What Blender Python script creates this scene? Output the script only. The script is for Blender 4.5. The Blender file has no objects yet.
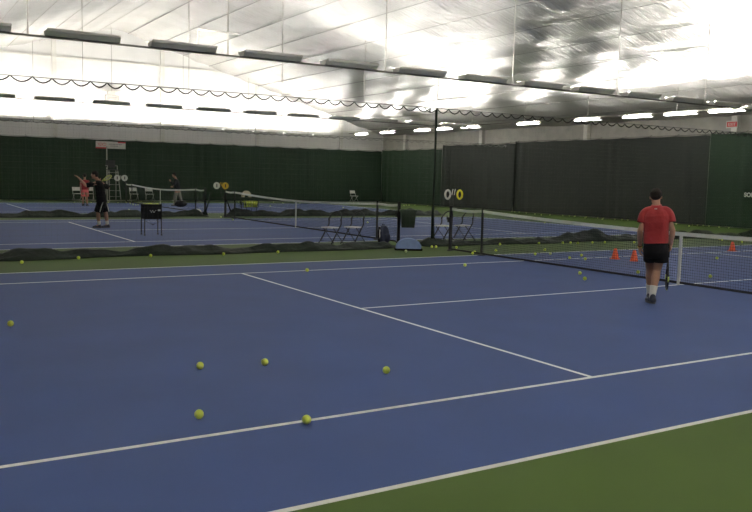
import bpy, bmesh, math, random
from mathutils import Vector, Matrix
random.seed(11)
PI = math.pi
S = bpy.context.scene
COL = S.collection

# ------------------------------------------------------------------ view
S.view_settings.view_transform = 'Standard'
S.view_settings.look = 'None'
S.view_settings.gamma = 1.0
S.view_settings.exposure = 0.26
S.view_settings.use_curve_mapping = False
S.cycles.max_bounces = 10
S.cycles.diffuse_bounces = 6
S.cycles.transparent_max_bounces = 24
S.cycles.sample_clamp_indirect = 6.0

# ------------------------------------------------------------------ materials
def mat(name, col, rough=0.6, metal=0.0, var=0.0, vscale=4.0, bump=0.0, bscale=20.0,
        bstretch=(1, 1, 1), emit=None, estr=0.0, spec=0.5, sheen=0.0, bdist=.05):
    m = bpy.data.materials.new(name); m.use_nodes = True
    nt = m.node_tree; N = nt.nodes; L = nt.links
    b = N['Principled BSDF']
    b.inputs['Base Color'].default_value = (*col, 1)
    b.inputs['Roughness'].default_value = rough
    b.inputs['Metallic'].default_value = metal
    b.inputs['Specular IOR Level'].default_value = spec
    if sheen: b.inputs['Sheen Weight'].default_value = sheen
    tc = N.new('ShaderNodeTexCoord')
    if var > 0:
        n = N.new('ShaderNodeTexNoise'); n.inputs['Scale'].default_value = vscale
        n.inputs['Detail'].default_value = 5
        L.new(tc.outputs['Object'], n.inputs['Vector'])
        r = N.new('ShaderNodeMapRange')
        r.inputs['From Min'].default_value = .25; r.inputs['From Max'].default_value = .75
        r.inputs['To Min'].default_value = 1 - var; r.inputs['To Max'].default_value = 1 + var
        L.new(n.outputs['Fac'], r.inputs['Value'])
        mx = N.new('ShaderNodeVectorMath'); mx.operation = 'SCALE'
        mx.inputs[0].default_value = col
        L.new(r.outputs['Result'], mx.inputs['Scale'])
        L.new(mx.outputs['Vector'], b.inputs['Base Color'])
    if bump > 0:
        mp = N.new('ShaderNodeMapping'); mp.inputs['Scale'].default_value = bstretch
        n2 = N.new('ShaderNodeTexNoise'); n2.inputs['Scale'].default_value = bscale
        n2.inputs['Detail'].default_value = 4
        bp = N.new('ShaderNodeBump'); bp.inputs['Strength'].default_value = bump
        bp.inputs['Distance'].default_value = bdist
        L.new(tc.outputs['Object'], mp.inputs['Vector']); L.new(mp.outputs['Vector'], n2.inputs['Vector'])
        L.new(n2.outputs['Fac'], bp.inputs['Height']); L.new(bp.outputs['Normal'], b.inputs['Normal'])
    if emit:
        b.inputs['Emission Color'].default_value = (*emit, 1)
        b.inputs['Emission Strength'].default_value = estr
    return m

def net_mat(name, col, cell, thread, axes):
    """open knotted mesh: threads on a square grid, holes between them"""
    m = bpy.data.materials.new(name); m.use_nodes = True
    nt = m.node_tree; N = nt.nodes; L = nt.links
    b = N['Principled BSDF']; out = N['Material Output']
    b.inputs['Base Color'].default_value = (*col, 1); b.inputs['Roughness'].default_value = .8
    tc = N.new('ShaderNodeTexCoord'); sp = N.new('ShaderNodeSeparateXYZ')
    L.new(tc.outputs['Object'], sp.inputs['Vector'])
    masks = []
    for ax in axes:
        d = N.new('ShaderNodeMath'); d.operation = 'DIVIDE'; d.inputs[1].default_value = cell
        L.new(sp.outputs[ax], d.inputs[0])
        f = N.new('ShaderNodeMath'); f.operation = 'FRACT'; L.new(d.outputs[0], f.inputs[0])
        l = N.new('ShaderNodeMath'); l.operation = 'LESS_THAN'; l.inputs[1].default_value = thread / cell
        L.new(f.outputs[0], l.inputs[0]); masks.append(l)
    mx = N.new('ShaderNodeMath'); mx.operation = 'MAXIMUM'
    L.new(masks[0].outputs[0], mx.inputs[0]); L.new(masks[1].outputs[0], mx.inputs[1])
    tr = N.new('ShaderNodeBsdfTransparent'); ms = N.new('ShaderNodeMixShader')
    L.new(mx.outputs[0], ms.inputs['Fac']); L.new(tr.outputs[0], ms.inputs[1]); L.new(b.outputs[0], ms.inputs[2])
    L.new(ms.outputs[0], out.inputs['Surface'])
    return m

M = {}
M['blue'] = mat('court_blue_acrylic', (.036, .063, .178), .6, var=.08, vscale=1.2, bump=.05, bscale=300, spec=.18)
M['green'] = mat('court_green_acrylic', (.053, .090, .017), .65, var=.08, vscale=1.0, bump=.05, bscale=300, spec=.15)
M['line'] = mat('court_line_paint', (.88, .88, .83), .6, var=.06, vscale=6)
M['roof'] = mat('roof_foil_liner', (.50, .49, .465), .33, metal=.86, var=.05, vscale=.6, bump=1.0, bdist=.10, bscale=3.6, bstretch=(.20, 3.0, .20))
M['liner'] = mat('white_wall_liner', (.78, .765, .73), .5, metal=.0, var=.04, vscale=.7, bump=.4, bscale=2.0)
M['liner_grey'] = mat('grey_wall_liner', (.42, .40, .35), .55, var=.14, vscale=2.0, bump=1.0, bscale=3.5, bstretch=(1, 1, .7))
M['steel_white'] = mat('white_painted_steel', (.72, .70, .64), .5, var=.04, vscale=3)
M['cur_green'] = mat('green_curtain_vinyl', (.018, .034, .020), .6, var=.12, vscale=.8, bump=.3, bscale=3, spec=.12)
M['cur_grey'] = mat('charcoal_curtain_vinyl', (.025, .029, .025), .6, var=.12, vscale=.8, bump=.3, bscale=3, spec=.12)
M['skirt'] = mat('dark_green_skirt_vinyl', (.009, .015, .010), .5, var=.3, vscale=3, bump=.6, bscale=6, spec=.15)
M['rope'] = mat('dark_rope', (.035, .033, .03), .8, var=.15, vscale=20)
M['cable'] = mat('thin_steel_cable', (.25, .25, .23), .5, metal=.5, var=.1, vscale=20)
M['divnet'] = net_mat('divider_netting', (.16, .16, .14), .11, .0009, ('X', 'Z'))
M['tennet'] = net_mat('tennis_net_cord', (.012, .014, .016), .046, .0046, ('Y', 'Z'))
M['tape'] = mat('white_net_tape', (.88, .88, .82), .7, var=.06, vscale=8)
M['black_metal'] = mat('black_painted_metal', (.012, .012, .013), .45, var=.1, vscale=12)
M['black_band'] = mat('black_net_band', (.012, .012, .014), .8, var=.1, vscale=12)
M['fix'] = mat('lamp_housing_paint', (.74, .72, .67), .5, var=.05, vscale=5)
M['tube'] = mat('lit_lamp_tube', (.9, .9, .85), .4, var=.02, emit=(1, .97, .915), estr=330)
M['tube_far'] = mat('lit_lamp_tube_far_rows', (.9, .9, .85), .4, var=.02, emit=(1, .97, .915), estr=470)
M['tube_end'] = mat('lit_lamp_tube_end_row', (.9, .9, .85), .4, var=.02, emit=(1, .97, .915), estr=380)
M['tube2'] = mat('lit_lamp_tube_bright', (.9, .9, .85), .4, var=.02, emit=(1, .97, .915), estr=1050)
M['diff'] = mat('lit_lamp_diffuser', (.9, .9, .88), .4, var=.02, emit=(1, .975, .93), estr=26)
M['rail'] = mat('lamp_rail_grey', (.26, .245, .22), .6, var=.08, vscale=10)
M['rod'] = mat('drop_rod_grey', (.40, .38, .34), .5, var=.08, vscale=10)
M['ball'] = mat('tennis_ball_felt', (.88, .97, .13), .9, var=.08, vscale=60, bump=.3, bscale=400, sheen=.3)
M['ball_old'] = mat('worn_tennis_ball_felt', (.84, .90, .40), .9, var=.08, vscale=60, bump=.3, bscale=400, sheen=.3)
M['seam'] = mat('ball_seam', (.75, .78, .55), .8, var=.05, vscale=60)
M['orange'] = mat('orange_cone_plastic', (.85, .13, .05), .45, var=.06, vscale=10)
M['red'] = mat('red_shirt_cloth', (.27, .012, .015), .85, var=.08, vscale=9, bump=.25, bscale=14, sheen=.2)
M['black_cloth'] = mat('black_cloth', (.010, .010, .011), .9, var=.15, vscale=9, bump=.25, bscale=14, spec=.12)
M['dark_cloth'] = mat('dark_navy_cloth', (.016, .017, .022), .9, var=.15, vscale=9, bump=.25, bscale=14, spec=.12)
M['grey_cloth'] = mat('grey_trouser_cloth', (.24, .225, .19), .9, var=.12, vscale=9, bump=.25, bscale=14, spec=.12)
M['pink'] = mat('coral_shorts_cloth', (.75, .17, .16), .9, var=.08, vscale=9, bump=.2, bscale=14)
M['white_cloth'] = mat('white_sock_cotton', (.70, .68, .62), .95, var=.06, vscale=20, bump=.2, bscale=60)
M['skin'] = mat('skin', (.42, .225, .15), .6, var=.06, vscale=14)
M['hair'] = mat('dark_hair', (.016, .012, .010), .7, var=.25, vscale=40, bump=.5, bscale=60, spec=.15)
M['eye'] = mat('eye_white', (.7, .7, .68), .3, var=.02)
M['lip'] = mat('lip', (.32, .11, .09), .5, var=.05)
M['shoe'] = mat('navy_grey_shoe', (.035, .04, .06), .6, var=.2, vscale=20)
M['sole'] = mat('shoe_sole', (.10, .10, .11), .7, var=.1, vscale=20)
M['lime'] = mat('lime_racket_paint', (.55, .62, .12), .4, var=.05, vscale=20)
M['string'] = mat('racket_string', (.60, .62, .35), .5, var=.05, vscale=20)
M['yellow'] = mat('yellow_plastic', (.80, .52, .03), .45, var=.05, vscale=20)
M['yellow2'] = mat('bright_yellow_plastic', (.78, .70, .04), .45, var=.05, vscale=20)
M['white_plastic'] = mat('white_plastic', (.72, .71, .66), .45, var=.05, vscale=20)
M['digit'] = mat('dark_print', (.03, .03, .03), .6, var=.05, vscale=20)
M['navy'] = mat('navy_nylon', (.016, .022, .055), .7, var=.15, vscale=15, bump=.3, bscale=20)
M['bin'] = mat('dark_green_bin_plastic', (.018, .035, .020), .5, var=.1, vscale=8)
M['pale_blue'] = mat('pale_blue_nylon', (.20, .28, .50), .7, var=.08, vscale=8, bump=.25, bscale=10)
M['sign_red'] = mat('sign_red_print', (.62, .06, .06), .5, var=.06, vscale=12)
M['sign_white'] = mat('sign_white_board', (.66, .64, .58), .5, var=.05, vscale=12)
M['grey_print'] = mat('grey_print', (.30, .29, .27), .6, var=.05, vscale=12)
M['straw'] = mat('cream_wicker', (.62, .54, .38), .8, var=.15, vscale=20, bump=.3, bscale=40)
M['green_print'] = mat('green_print', (.08, .28, .12), .6, var=.05, vscale=12)

# ------------------------------------------------------------------ helpers
def link(name, mesh, parent=None):
    o = bpy.data.objects.new(name, mesh); COL.objects.link(o)
    if parent is not None: o.parent = parent
    return o
def obj(name, bm, m, parent=None, smooth=False):
    bmesh.ops.recalc_face_normals(bm, faces=bm.faces)
    me = bpy.data.meshes.new(name); bm.to_mesh(me); bm.free()
    for x in (m if isinstance(m, (list, tuple)) else [m]): me.materials.append(x)
    if smooth:
        for p in me.polygons: p.use_smooth = True
    return link(name, me, parent)
def tag(o, label, cat, group=None):
    o['label'] = label; o['category'] = cat
    if group: o['group'] = group
    return o
def thing(name, label, cat, loc=(0, 0, 0), rz=0, group=None):
    o = bpy.data.objects.new(name, None); COL.objects.link(o)
    o.empty_display_size = .1
    o.location = loc; o.rotation_euler = (0, 0, rz)
    return tag(o, label, cat, group)
def struct(name, bm, m, smooth=False):
    o = obj(name, bm, m, None, smooth); o['kind'] = 'structure'; return o
def dup(root, loc, rz, label, group=None):
    r = root.copy(); COL.objects.link(r); r.location = loc; r.rotation_euler = (0, 0, rz)
    r['label'] = label
    if group: r['group'] = group
    for ch in list(root.children):
        c = ch.copy(); COL.objects.link(c); c.parent = r
        for g in list(ch.children):
            d = g.copy(); COL.objects.link(d); d.parent = c
    return r
def BM(): return bmesh.new()
def box(bm, c, s, rot=None, mi=0):
    hx, hy, hz = s[0]/2, s[1]/2, s[2]/2
    vs = []
    for dx, dy, dz in ((-1,-1,-1),(1,-1,-1),(1,1,-1),(-1,1,-1),(-1,-1,1),(1,-1,1),(1,1,1),(-1,1,1)):
        v = Vector((dx*hx, dy*hy, dz*hz))
        if rot: v = rot @ v
        vs.append(bm.verts.new(v + Vector(c)))
    for f in ((0,3,2,1),(4,5,6,7),(0,1,5,4),(1,2,6,5),(2,3,7,6),(3,0,4,7)):
        fc = bm.faces.new([vs[i] for i in f]); fc.material_index = mi
    return bm
def ring_frame(d):
    d = d.normalized()
    a = Vector((0, 0, 1)) if abs(d.z) < .9 else Vector((0, 1, 0))
    x = d.cross(a).normalized(); y = x.cross(d).normalized()
    return x, y
def tube(bm, pts, r, seg=8, closed=False, ref=None, round_ends=False):
    """tube along pts; r = number, list, or list of (rx,ry); ref = fixed x axis of the section"""
    pts = [Vector(p) for p in pts]; n = len(pts); rings = []
    rr = r if isinstance(r, (list, tuple)) and not isinstance(r, tuple) else [r]*n
    prev = None
    for i, p in enumerate(pts):
        if closed: d = pts[(i+1) % n] - pts[i-1]
        else: d = pts[min(i+1, n-1)] - pts[max(i-1, 0)]
        d.normalize()
        if ref is not None:
            x = Vector(ref); x = (x - d*x.dot(d)).normalized(); y = d.cross(x).normalized()
        elif prev is None: x, y = ring_frame(d)
        else:
            x = prev - d*prev.dot(d)
            if x.length < 1e-5: x, y = ring_frame(d)
            x.normalize(); y = d.cross(x).normalized()
        prev = x
        ra = rr[i]; rx, ry = ra if isinstance(ra, tuple) else (ra, ra)
        rings.append([bm.verts.new(p + x*rx*math.cos(2*PI*k/seg) + y*ry*math.sin(2*PI*k/seg)) for k in range(seg)])
    m = n if closed else n-1
    for i in range(m):
        a, b = rings[i], rings[(i+1) % n]
        for k in range(seg): bm.faces.new((a[k], a[(k+1) % seg], b[(k+1) % seg], b[k]))
    if not closed:
        bm.faces.new(rings[0][::-1]); bm.faces.new(rings[-1])
        if round_ends:
            for i in (0, n-1):
                ra = rr[i]; ra = ra[0] if isinstance(ra, tuple) else ra
                ball(bm, pts[i], ra, 2)
    return bm
def ball(bm, c, r, sub=2, scale=(1, 1, 1), rot=None):
    mt = Matrix.Translation(Vector(c)) @ (rot.to_4x4() if rot else Matrix.Identity(4)) @ Matrix.Diagonal((r*scale[0], r*scale[1], r*scale[2], 1))
    bmesh.ops.create_icosphere(bm, subdivisions=sub, radius=1, matrix=mt)
    return bm
def lathe(bm, prof, c=(0, 0, 0), seg=20):
    rings = []
    for r, z in prof:
        rings.append([bm.verts.new((c[0]+r*math.cos(2*PI*k/seg), c[1]+r*math.sin(2*PI*k/seg), c[2]+z)) for k in range(seg)])
    for a, b in zip(rings, rings[1:]):
        for k in range(seg): bm.faces.new((a[k], a[(k+1) % seg], b[(k+1) % seg], b[k]))
    bm.faces.new(rings[0][::-1]); bm.faces.new(rings[-1])
    return bm
def prism(bm, poly, x0, x1):
    """poly of (y,z) extruded along x"""
    a = [bm.verts.new((x0, y, z)) for y, z in poly]; b = [bm.verts.new((x1, y, z)) for y, z in poly]
    n = len(poly)
    for i in range(n): bm.faces.new((a[i], a[(i+1) % n], b[(i+1) % n], b[i]))
    bm.faces.new(a[::-1]); bm.faces.new(b)
    return bm
def text_mesh(txt, size, m, name, parent, loc, rot, align='LEFT', ext=.004, bold=0):
    cu = bpy.data.curves.new(name, 'FONT'); cu.body = txt; cu.size = size; cu.extrude = ext; cu.align_x = align; cu.offset = bold
    t = bpy.data.objects.new(name, cu); COL.objects.link(t)
    bpy.context.view_layer.update()
    me = bpy.data.meshes.new_from_object(t.evaluated_get(bpy.context.evaluated_depsgraph_get()))
    bpy.data.objects.remove(t, do_unlink=True)
    me.materials.clear(); me.materials.append(m)
    o = link(name, me, parent); o.location = loc; o.rotation_euler = rot
    return o

# ------------------------------------------------------------------ the hall
XE, YF, YN = 18.3, 39.2, -14.0         # end walls at +-XE, far wall, near wall
EAVE, RIDGE = 4.6, 9.9
def roof_z(x): return RIDGE - (RIDGE - EAVE)*abs(x)/XE
SP = 15.18                              # spacing of the courts
HW, SW, HL, SV = 5.485, 4.115, 11.885, 6.40
# floor: one surface, painted zones
def rects():
    R = []
    for k in (-1, 0, 1, 2):
        c = k*SP
        if k == -1: continue
        w = .05
        R.append(('line', -HL, HL, c-HW, c-HW+w)); R.append(('line', -HL, HL, c+HW-w, c+HW))
        R.append(('line', -HL, HL, c-SW-w/2, c-SW+w/2)); R.append(('line', -HL, HL, c+SW-w/2, c+SW+w/2))
        R.append(('line', -SV-w/2, -SV+w/2, c-SW, c+SW)); R.append(('line', SV-w/2, SV+w/2, c-SW, c+SW))
        R.append(('line', -SV, SV, c-w/2, c+w/2))
        R.append(('line', -HL, -HL+.08, c-HW, c+HW)); R.append(('line', HL-.08, HL, c-HW, c+HW))
        R.append(('blue', -HL, HL, c-HW, c+HW))
    return R
RR = rects()
xs = sorted({-XE, XE} | {r[1] for r in RR} | {r[2] for r in RR})
ys = sorted({YN, YF} | {r[3] for r in RR} | {r[4] for r in RR})
bm = BM()
gv = [[bm.verts.new((x, y, 0)) for y in ys] for x in xs]
for i in range(len(xs)-1):
    for j in range(len(ys)-1):
        cx, cy = (xs[i]+xs[i+1])/2, (ys[j]+ys[j+1])/2
        mi = 1
        for kind, a, b, c, d in RR:
            if a <= cx <= b and c <= cy <= d:
                mi = 2 if kind == 'line' else 0; break
        f = bm.faces.new((gv[i][j], gv[i+1][j], gv[i+1][j+1], gv[i][j+1])); f.material_index = mi
struct('floor', bm, [M['blue'], M['green'], M['line']])
# roof liner: fabric sagging between the purlins
PUR = [.0, 1.7, 3.35, 5.0, 6.6, 7.3+.9, 9.8, 11.4, 13.0, 14.6, 16.2]
PUR = [.8+1.62*k for k in range(11)]
bm = BM()
NX, NY = 180, 120
def roof_pt(x, y):
    ph = (abs(x)-.8)/1.62
    sag = .07*(1-abs(math.cos(PI*ph)))**1.0
    w = .016*math.sin(y*1.9+1.3*math.sin(x*.8))+.014*math.sin(y*4.3+x*.5+2*math.sin(x*.33))
    return (x, y, roof_z(x) - sag + w*(.35+abs(math.sin(PI*ph))))
gv = [[bm.verts.new(roof_pt(-XE+2*XE*i/NX, YN+(YF-YN)*j/NY)) for j in range(NY+1)] for i in range(NX+1)]
for i in range(NX):
    for j in range(NY): bm.faces.new((gv[i][j], gv[i+1][j], gv[i+1][j+1], gv[i][j+1]))
struct('ceiling', bm, M['roof'], smooth=True)
# walls
def wall_panel(name, pts, m):
    bm = BM(); bm.faces.new([bm.verts.new(p) for p in pts]); return struct(name, bm, m)
Hc = 3.0
def gable(name, y):
    bm = BM()
    f = [(-XE, y, 0), (XE, y, 0), (XE, y, EAVE+.12), (0, y, RIDGE+.12), (-XE, y, EAVE+.12)]
    b = [(p[0], y+(.2 if y > 0 else -.2), p[2]) for p in f]
    A = [bm.verts.new(p) for p in f]; B = [bm.verts.new(p) for p in b]
    bm.faces.new(A); bm.faces.new(B[::-1])
    for i in range(5): bm.faces.new((A[i], A[(i+1) % 5], B[(i+1) % 5], B[i]))
    return struct(name, bm, M['liner'])
gable('wall_north', YF); gable('wall_south', YN)
struct('wall_east', box(BM(), (XE+.1, (YF+YN)/2, (EAVE+.1)/2), (.2, YF-YN, EAVE+.1)), M['liner_grey'])
struct('wall_west', box(BM(), (-XE-.1, (YF+YN)/2, (EAVE+.1)/2), (.2, YF-YN, EAVE+.1)), M['liner_grey'])
# purlin battens under the liner, posts and girts of the walls
tn = [0]
def trim(bm, m):
    tn[0] += 1
    return struct('trim_%d' % tn[0], bm, m)
for sx in (-1, 1):
    for x in PUR:
        trim(tube(BM(), [(sx*x, YN, roof_z(x)-.035), (sx*x, YF, roof_z(x)-.04)], .021 if sx > 0 else .012, 6), M['cable'] if sx > 0 else M['rod'])
for x in (-15.4, -9.33, -3.28, 2.76, 8.81, 14.9):
    trim(box(BM(), (x, YF-.07, (roof_z(x)-.1)/2), (.22, .14, roof_z(x)-.1)), M['steel_white'])
for z in (4.75, 6.3, 7.95):
    w = min(XE, (RIDGE-z)/(RIDGE-EAVE)*XE) - .1
    trim(box(BM(), (0, YF-.015, z), (2*w, .03, .09)), M['steel_white'])
for y in (-4.6, 3.6, 11.8, 20.0, 28.2, 36.2):
    trim(box(BM(), (XE-.12, y, EAVE/2), (.22, .26, EAVE-.05)), M['steel_white'])

# ------------------------------------------------------------------ backdrop curtains
def curtain(label, m, a, b, z0, z1, seed, amp=.05, grp=None):
    """hanging vinyl from a to b (2-D), folds stand off along the wall normal"""
    rnd = random.Random(seed)
    a = Vector((a[0], a[1])); b = Vector((b[0], b[1])); L = (b-a).length; d = (b-a)/L
    n = Vector((d.y, -d.x))
    ph = [(rnd.uniform(.9, 1.6), rnd.uniform(0, 6)), (rnd.uniform(2.5, 4.5), rnd.uniform(0, 6)), (rnd.uniform(6, 9), rnd.uniform(0, 6))]
    gather = [(rnd.uniform(0, L), rnd.uniform(.25, .7)) for _ in range(max(2, int(L/4)))]
    t = thing('backdrop_curtain', label, 'curtain', (a.x, a.y, 0), math.atan2(d.y, d.x), grp)
    ns = max(30, int(L*9)); nz = 14
    bm = BM(); front = []
    def off(s, z):
        f = 0
        for (k, p), w in zip(ph, (.5, .3, .2)): f += w*math.sin(k*s+p+.35*z)
        g = 0
        for gs, gw in gather: g += math.exp(-((s-gs-.12*(z1-z))/gw)**2)*math.sin((s-gs)*11)
        return amp*(f+.8*g)*(.45+.55*(z1-z)/(z1-z0)) - (.02 if z == z1 else 0)
    for th in (0, .012):
        g = [[bm.verts.new((L*i/ns, -(off(L*i/ns, z0+(z1-z0)*j/nz)+.32+th), z0+(z1-z0)*j/nz - .025*abs(math.sin(PI*L*i/ns/1.5))*(j == nz))) for j in range(nz+1)] for i in range(ns+1)]
        for i in range(ns):
            for j in range(nz): bm.faces.new((g[i][j], g[i+1][j], g[i+1][j+1], g[i][j+1]))
        front.append(g)
    obj('curtain_fabric', bm, m, t, smooth=True)
    # hanging rail and ties
    obj('top_rope', tube(BM(), [(0, -.32, z1+.02), (L, -.32, z1+.02)], .015, 6), M['rope'], t)
    for i in range(int(L/1.5)+1):
        x = min(i*1.5, L-.02)
        obj('tie', tube(BM(), [(x, -.32, z1-.02), (x, -.02, z1+.10)], .01, 5), M['rope'], t)
    return t
curtain('long dark green curtain covering the foot of the far white gable wall', M['cur_green'], (-XE, YF), (XE-.3, YF), .05, 3.5, 3)
curtain('dark green curtain on the end wall next to the far corner', M['cur_green'], (XE, YF-.38), (XE, 31.8), .05, 3.56, 5)
curtain('charcoal curtain panel on the end wall behind the white and yellow score rings', M['cur_grey'], (XE, 31.7), (XE-.02, 25.0), .05, 3.76, 7, .07)
curtain('wide charcoal curtain on the end wall behind the player in the red shirt', M['cur_grey'], (XE+.06, 25.1), (XE, 12.8), .05, 3.82, 9, .05)
cg = curtain('dark green end wall curtain printed with white letters, at the right of the picture', M['cur_green'], (XE-.05, 12.75), (XE, YN+.2), .05, 3.86, 12, .04)
text_mesh('SORT', .235, M['white_plastic'], 'lettering', cg, (1.80, -.46, 1.30), (PI/2, 0, 0), bold=.008)

# ------------------------------------------------------------------ divider nets between the courts
def divider(label, y, x0, x1, z1, seed, hfun, edge=None, yfun=lambda x: 0, grp=None, sk=None, lean=0, etop=None):
    s0, s1 = sk or (x0, x1); etop = etop or z1+.02
    rnd = random.Random(seed)
    t = thing('divider_net', label, 'divider net', (0, y, 0), 0, grp)
    n = int((x1-x0)*6)
    obj('cable', tube(BM(), [(x0, 0, z1+.06), ((x0+x1)/2, 0, z1+.045), (x1, 0, z1+.06)], .012, 5), M['cable'], t)
    pts = []; pitch = .36*1.0; k = 0; x = x0
    while x < x1-.01:
        w = min(pitch*rnd.uniform(.9, 1.1), x1-x)
        for q in range(6):
            u = q/6
            pts.append((x+w*u, .02*math.sin(7*x), z1+.05-.105*math.sin(PI*u)**.9*(.8+.3*rnd.random()*0+.2)))
        x += w
    pts.append((x1, 0, z1+.05))
    obj('scalloped_rope', tube(BM(), pts, .015 if y < 15 else .010, 5), M['rope'] if y < 15 else M['cable'], t)
    bm = BM(); nx = int((x1-x0)*2.5); nz = 6
    g = [[bm.verts.new((x0+(x1-x0)*i/nx, .05*math.sin(i*.7+j*.3)+yfun(x0+(x1-x0)*i/nx)*(1-j/nz), .12+(z1-.14)*j/nz)) for j in range(nz+1)] for i in range(nx+1)]
    for i in range(nx):
        for j in range(nz): bm.faces.new((g[i][j], g[i+1][j], g[i+1][j+1], g[i][j+1]))
    obj('netting', bm, M['divnet'], t, smooth=True)
    # weighted vinyl skirt lying bunched on the floor
    bm = BM(); rings = []; nn = int((s1-s0)*8)
    p1, p2 = rnd.uniform(0, 6), rnd.uniform(0, 6)
    for i in range(nn+1):
        x = s0+(s1-s0)*i/nn; h = hfun(x)*.8
        h *= 1+.22*math.sin(2.3*x+p1)+.18*math.sin(5.1*x+p2)+.10*math.sin(11*x)
        e = min(1, (x-s0)/.25, (s1-x)/.25); h = max(.03, h*(.25+.75*e))
        w = .30+.10*math.sin(1.7*x+p2)
        c = .08*math.sin(1.3*x+p1)+yfun(x)
        prof = [(-w, .0), (-w*.98, .02), (-w*.75, h*.42+.015*math.sin(9*x)), (-w*.45, h*.50+.03*math.sin(6*x+1)), (-w*.2, h*.93), (0, h), (w*.22, h*.9), (w*.5, h*.52+.03*math.sin(7*x)), (w*.8, h*.4), (w*1.0, .02), (w*1.02, 0)]
        rings.append([bm.verts.new((x+.05*math.sin(8*x+k), c+a, max(0.003, b))) for k, (a, b) in enumerate(prof)])
    for a, b in zip(rings, rings[1:]):
        m = len(a)
        for k in range(m): bm.faces.new((a[k], a[(k+1) % m], b[(k+1) % m], b[k]))
    bm.faces.new(rings[0][::-1]); bm.faces.new(rings[-1])
    obj('skirt', bm, M['skirt'], t, smooth=True)
    if edge is not None:
        bm = BM()
        pts = [(edge, 0, .06), (edge+lean*.1, 0, .22), (edge+lean*.3, .03, etop*.3), (edge+lean*.6, 0, etop*.6), (edge+lean, 0, etop)]
        tube(bm, pts, [(.15, .12), (.05, .05), (.032, .032), (.026, .026), (.035, .03)], 8)
        obj('gathered_edge', bm, M['skirt'], t, smooth=True)
    return t
def h_a(x):
    return .20
def h_b(x):
    return .20 + .16*math.exp(-((x-6.2)/1.0)**2) + .14*math.exp(-((x-10)/1.2)**2) - (.05 if 1 < x < 4 else 0)
divider('left divider net with dark skirt bunched on the green strip beside the near court', 7.75, -16.5, .10, 3.44, 21, h_a, sk=(-16.5, -.95))
divider('right divider net of the near court, its edge gathered into a tall thin dark strand', 7.95, .05, 17.6, 3.46, 22, h_b, edge=.42)
divider('far left divider net lying behind the man in black, before the last court', 22.3, -16.5, -.55, 3.44, 23, lambda x: .26, edge=-.60, lean=.25, etop=.95)
divider('far right divider net with skirt lying behind the middle net', 22.3, .25, 15.0, 3.42, 24, lambda x: .30, sk=(.25, 11.2), edge=.60, lean=-.3, etop=.7)

# ------------------------------------------------------------------ tennis nets
def net_h(y, half):
    return .914 + .156*(abs(y)/half)**1.6
def tennis_net(label, yc, p_near, p_far, s_near, s_far):
    """y positions relative to the net centre"""
    t = thing('tennis_net', label, 'tennis net', (0, yc, 0))
    half = max(-p_near, p_far)
    n = 44; Y = [p_near+(p_far-p_near)*i/n for i in range(n+1)]
    H = []
    for y in Y:
        if y < s_near: z = net_h(s_near, half)+.02*(1-abs(y-s_near)*0) - .03*math.sin(PI*(y-p_near)/(s_near-p_near))
        elif y > s_far: z = net_h(s_far, half)+.02 - .03*math.sin(PI*(p_far-y)/(p_far-s_far))
        else: z = net_h(y, half)+.02*(abs(y)/half)**3
        H.append(z)
    bm = BM()
    g = [[bm.verts.new((.02*math.sin(y*.8)*math.sin(PI*j/6), y, .05+(h-.09)*j/6)) for j in range(7)] for y, h in zip(Y, H)]
    for a, b in zip(g, g[1:]):
        for j in range(6): bm.faces.new((a[j], b[j], b[j+1], a[j+1]))
    obj('net_mesh', bm, M['tennet'], t)
    def band(z0f, z1f, th, m, name):
        bm = BM(); R = []
        for y, h in zip(Y, H):
            a, b = z0f(h), z1f(h)
            R.append([bm.verts.new(p) for p in ((-th, y, a), (th, y, a), (th, y, b), (-th, y, b))])
        for a, b in zip(R, R[1:]):
            for k in range(4): bm.faces.new((a[k], a[(k+1) % 4], b[(k+1) % 4], b[k]))
        bm.faces.new(R[0][::-1]); bm.faces.new(R[-1])
        return obj(name, bm, m, t)
    band(lambda h: h-.065, lambda h: h, .009, M['tape'], 'headband')
    band(lambda h: .02, lambda h: .06, .006, M['black_band'], 'bottom_band')
    obj('center_strap', box(BM(), (0, 0, .457), (.026, .052, .914)), M['tape'], t)
    for y in (p_near, p_far):
        bm = BM()
        tube(bm, [(0, y, 0), (0, y, 1.07)], .045, 14); lathe(bm, [(.05, 1.05), (.05, 1.085), (.02, 1.11)], (0, y, 0), 14)
        lathe(bm, [(.075, 0), (.075, .02), (.05, .04)], (0, y, 0), 14)
        po = obj('post', bm, M['black_metal'], t, smooth=False)
        b2 = BM(); box(b2, (-.06, y, .75), (.06, .05, .12)); tube(b2, [(-.09, y, .75), (-.12, y, .75), (-.12, y, .86)], .01, 6)
        obj('winch', b2, M['black_metal'], po)
    for y in (s_near, s_far):
        bm = BM(); tube(bm, [(0, y, 0), (0, y, 1.09)], .028, 10); lathe(bm, [(.09, 0), (.09, .012), (.035, .03)], (0, y, 0), 14)
        obj('singles_stick', bm, M['black_metal'], t)
    return t
tennis_net('tennis net of the near court, beside the player in the red shirt', 0, -6.4, 6.62, -5.03, 5.42)
tennis_net('tennis net of the middle court, behind the ball basket on legs', SP, -6.25, 6.42, -5.15, 5.42)
tennis_net('tennis net of the farthest court, the standing person in grey trousers behind it', 2*SP, -6.4, 6.4, -5.2, 5.2)

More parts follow.
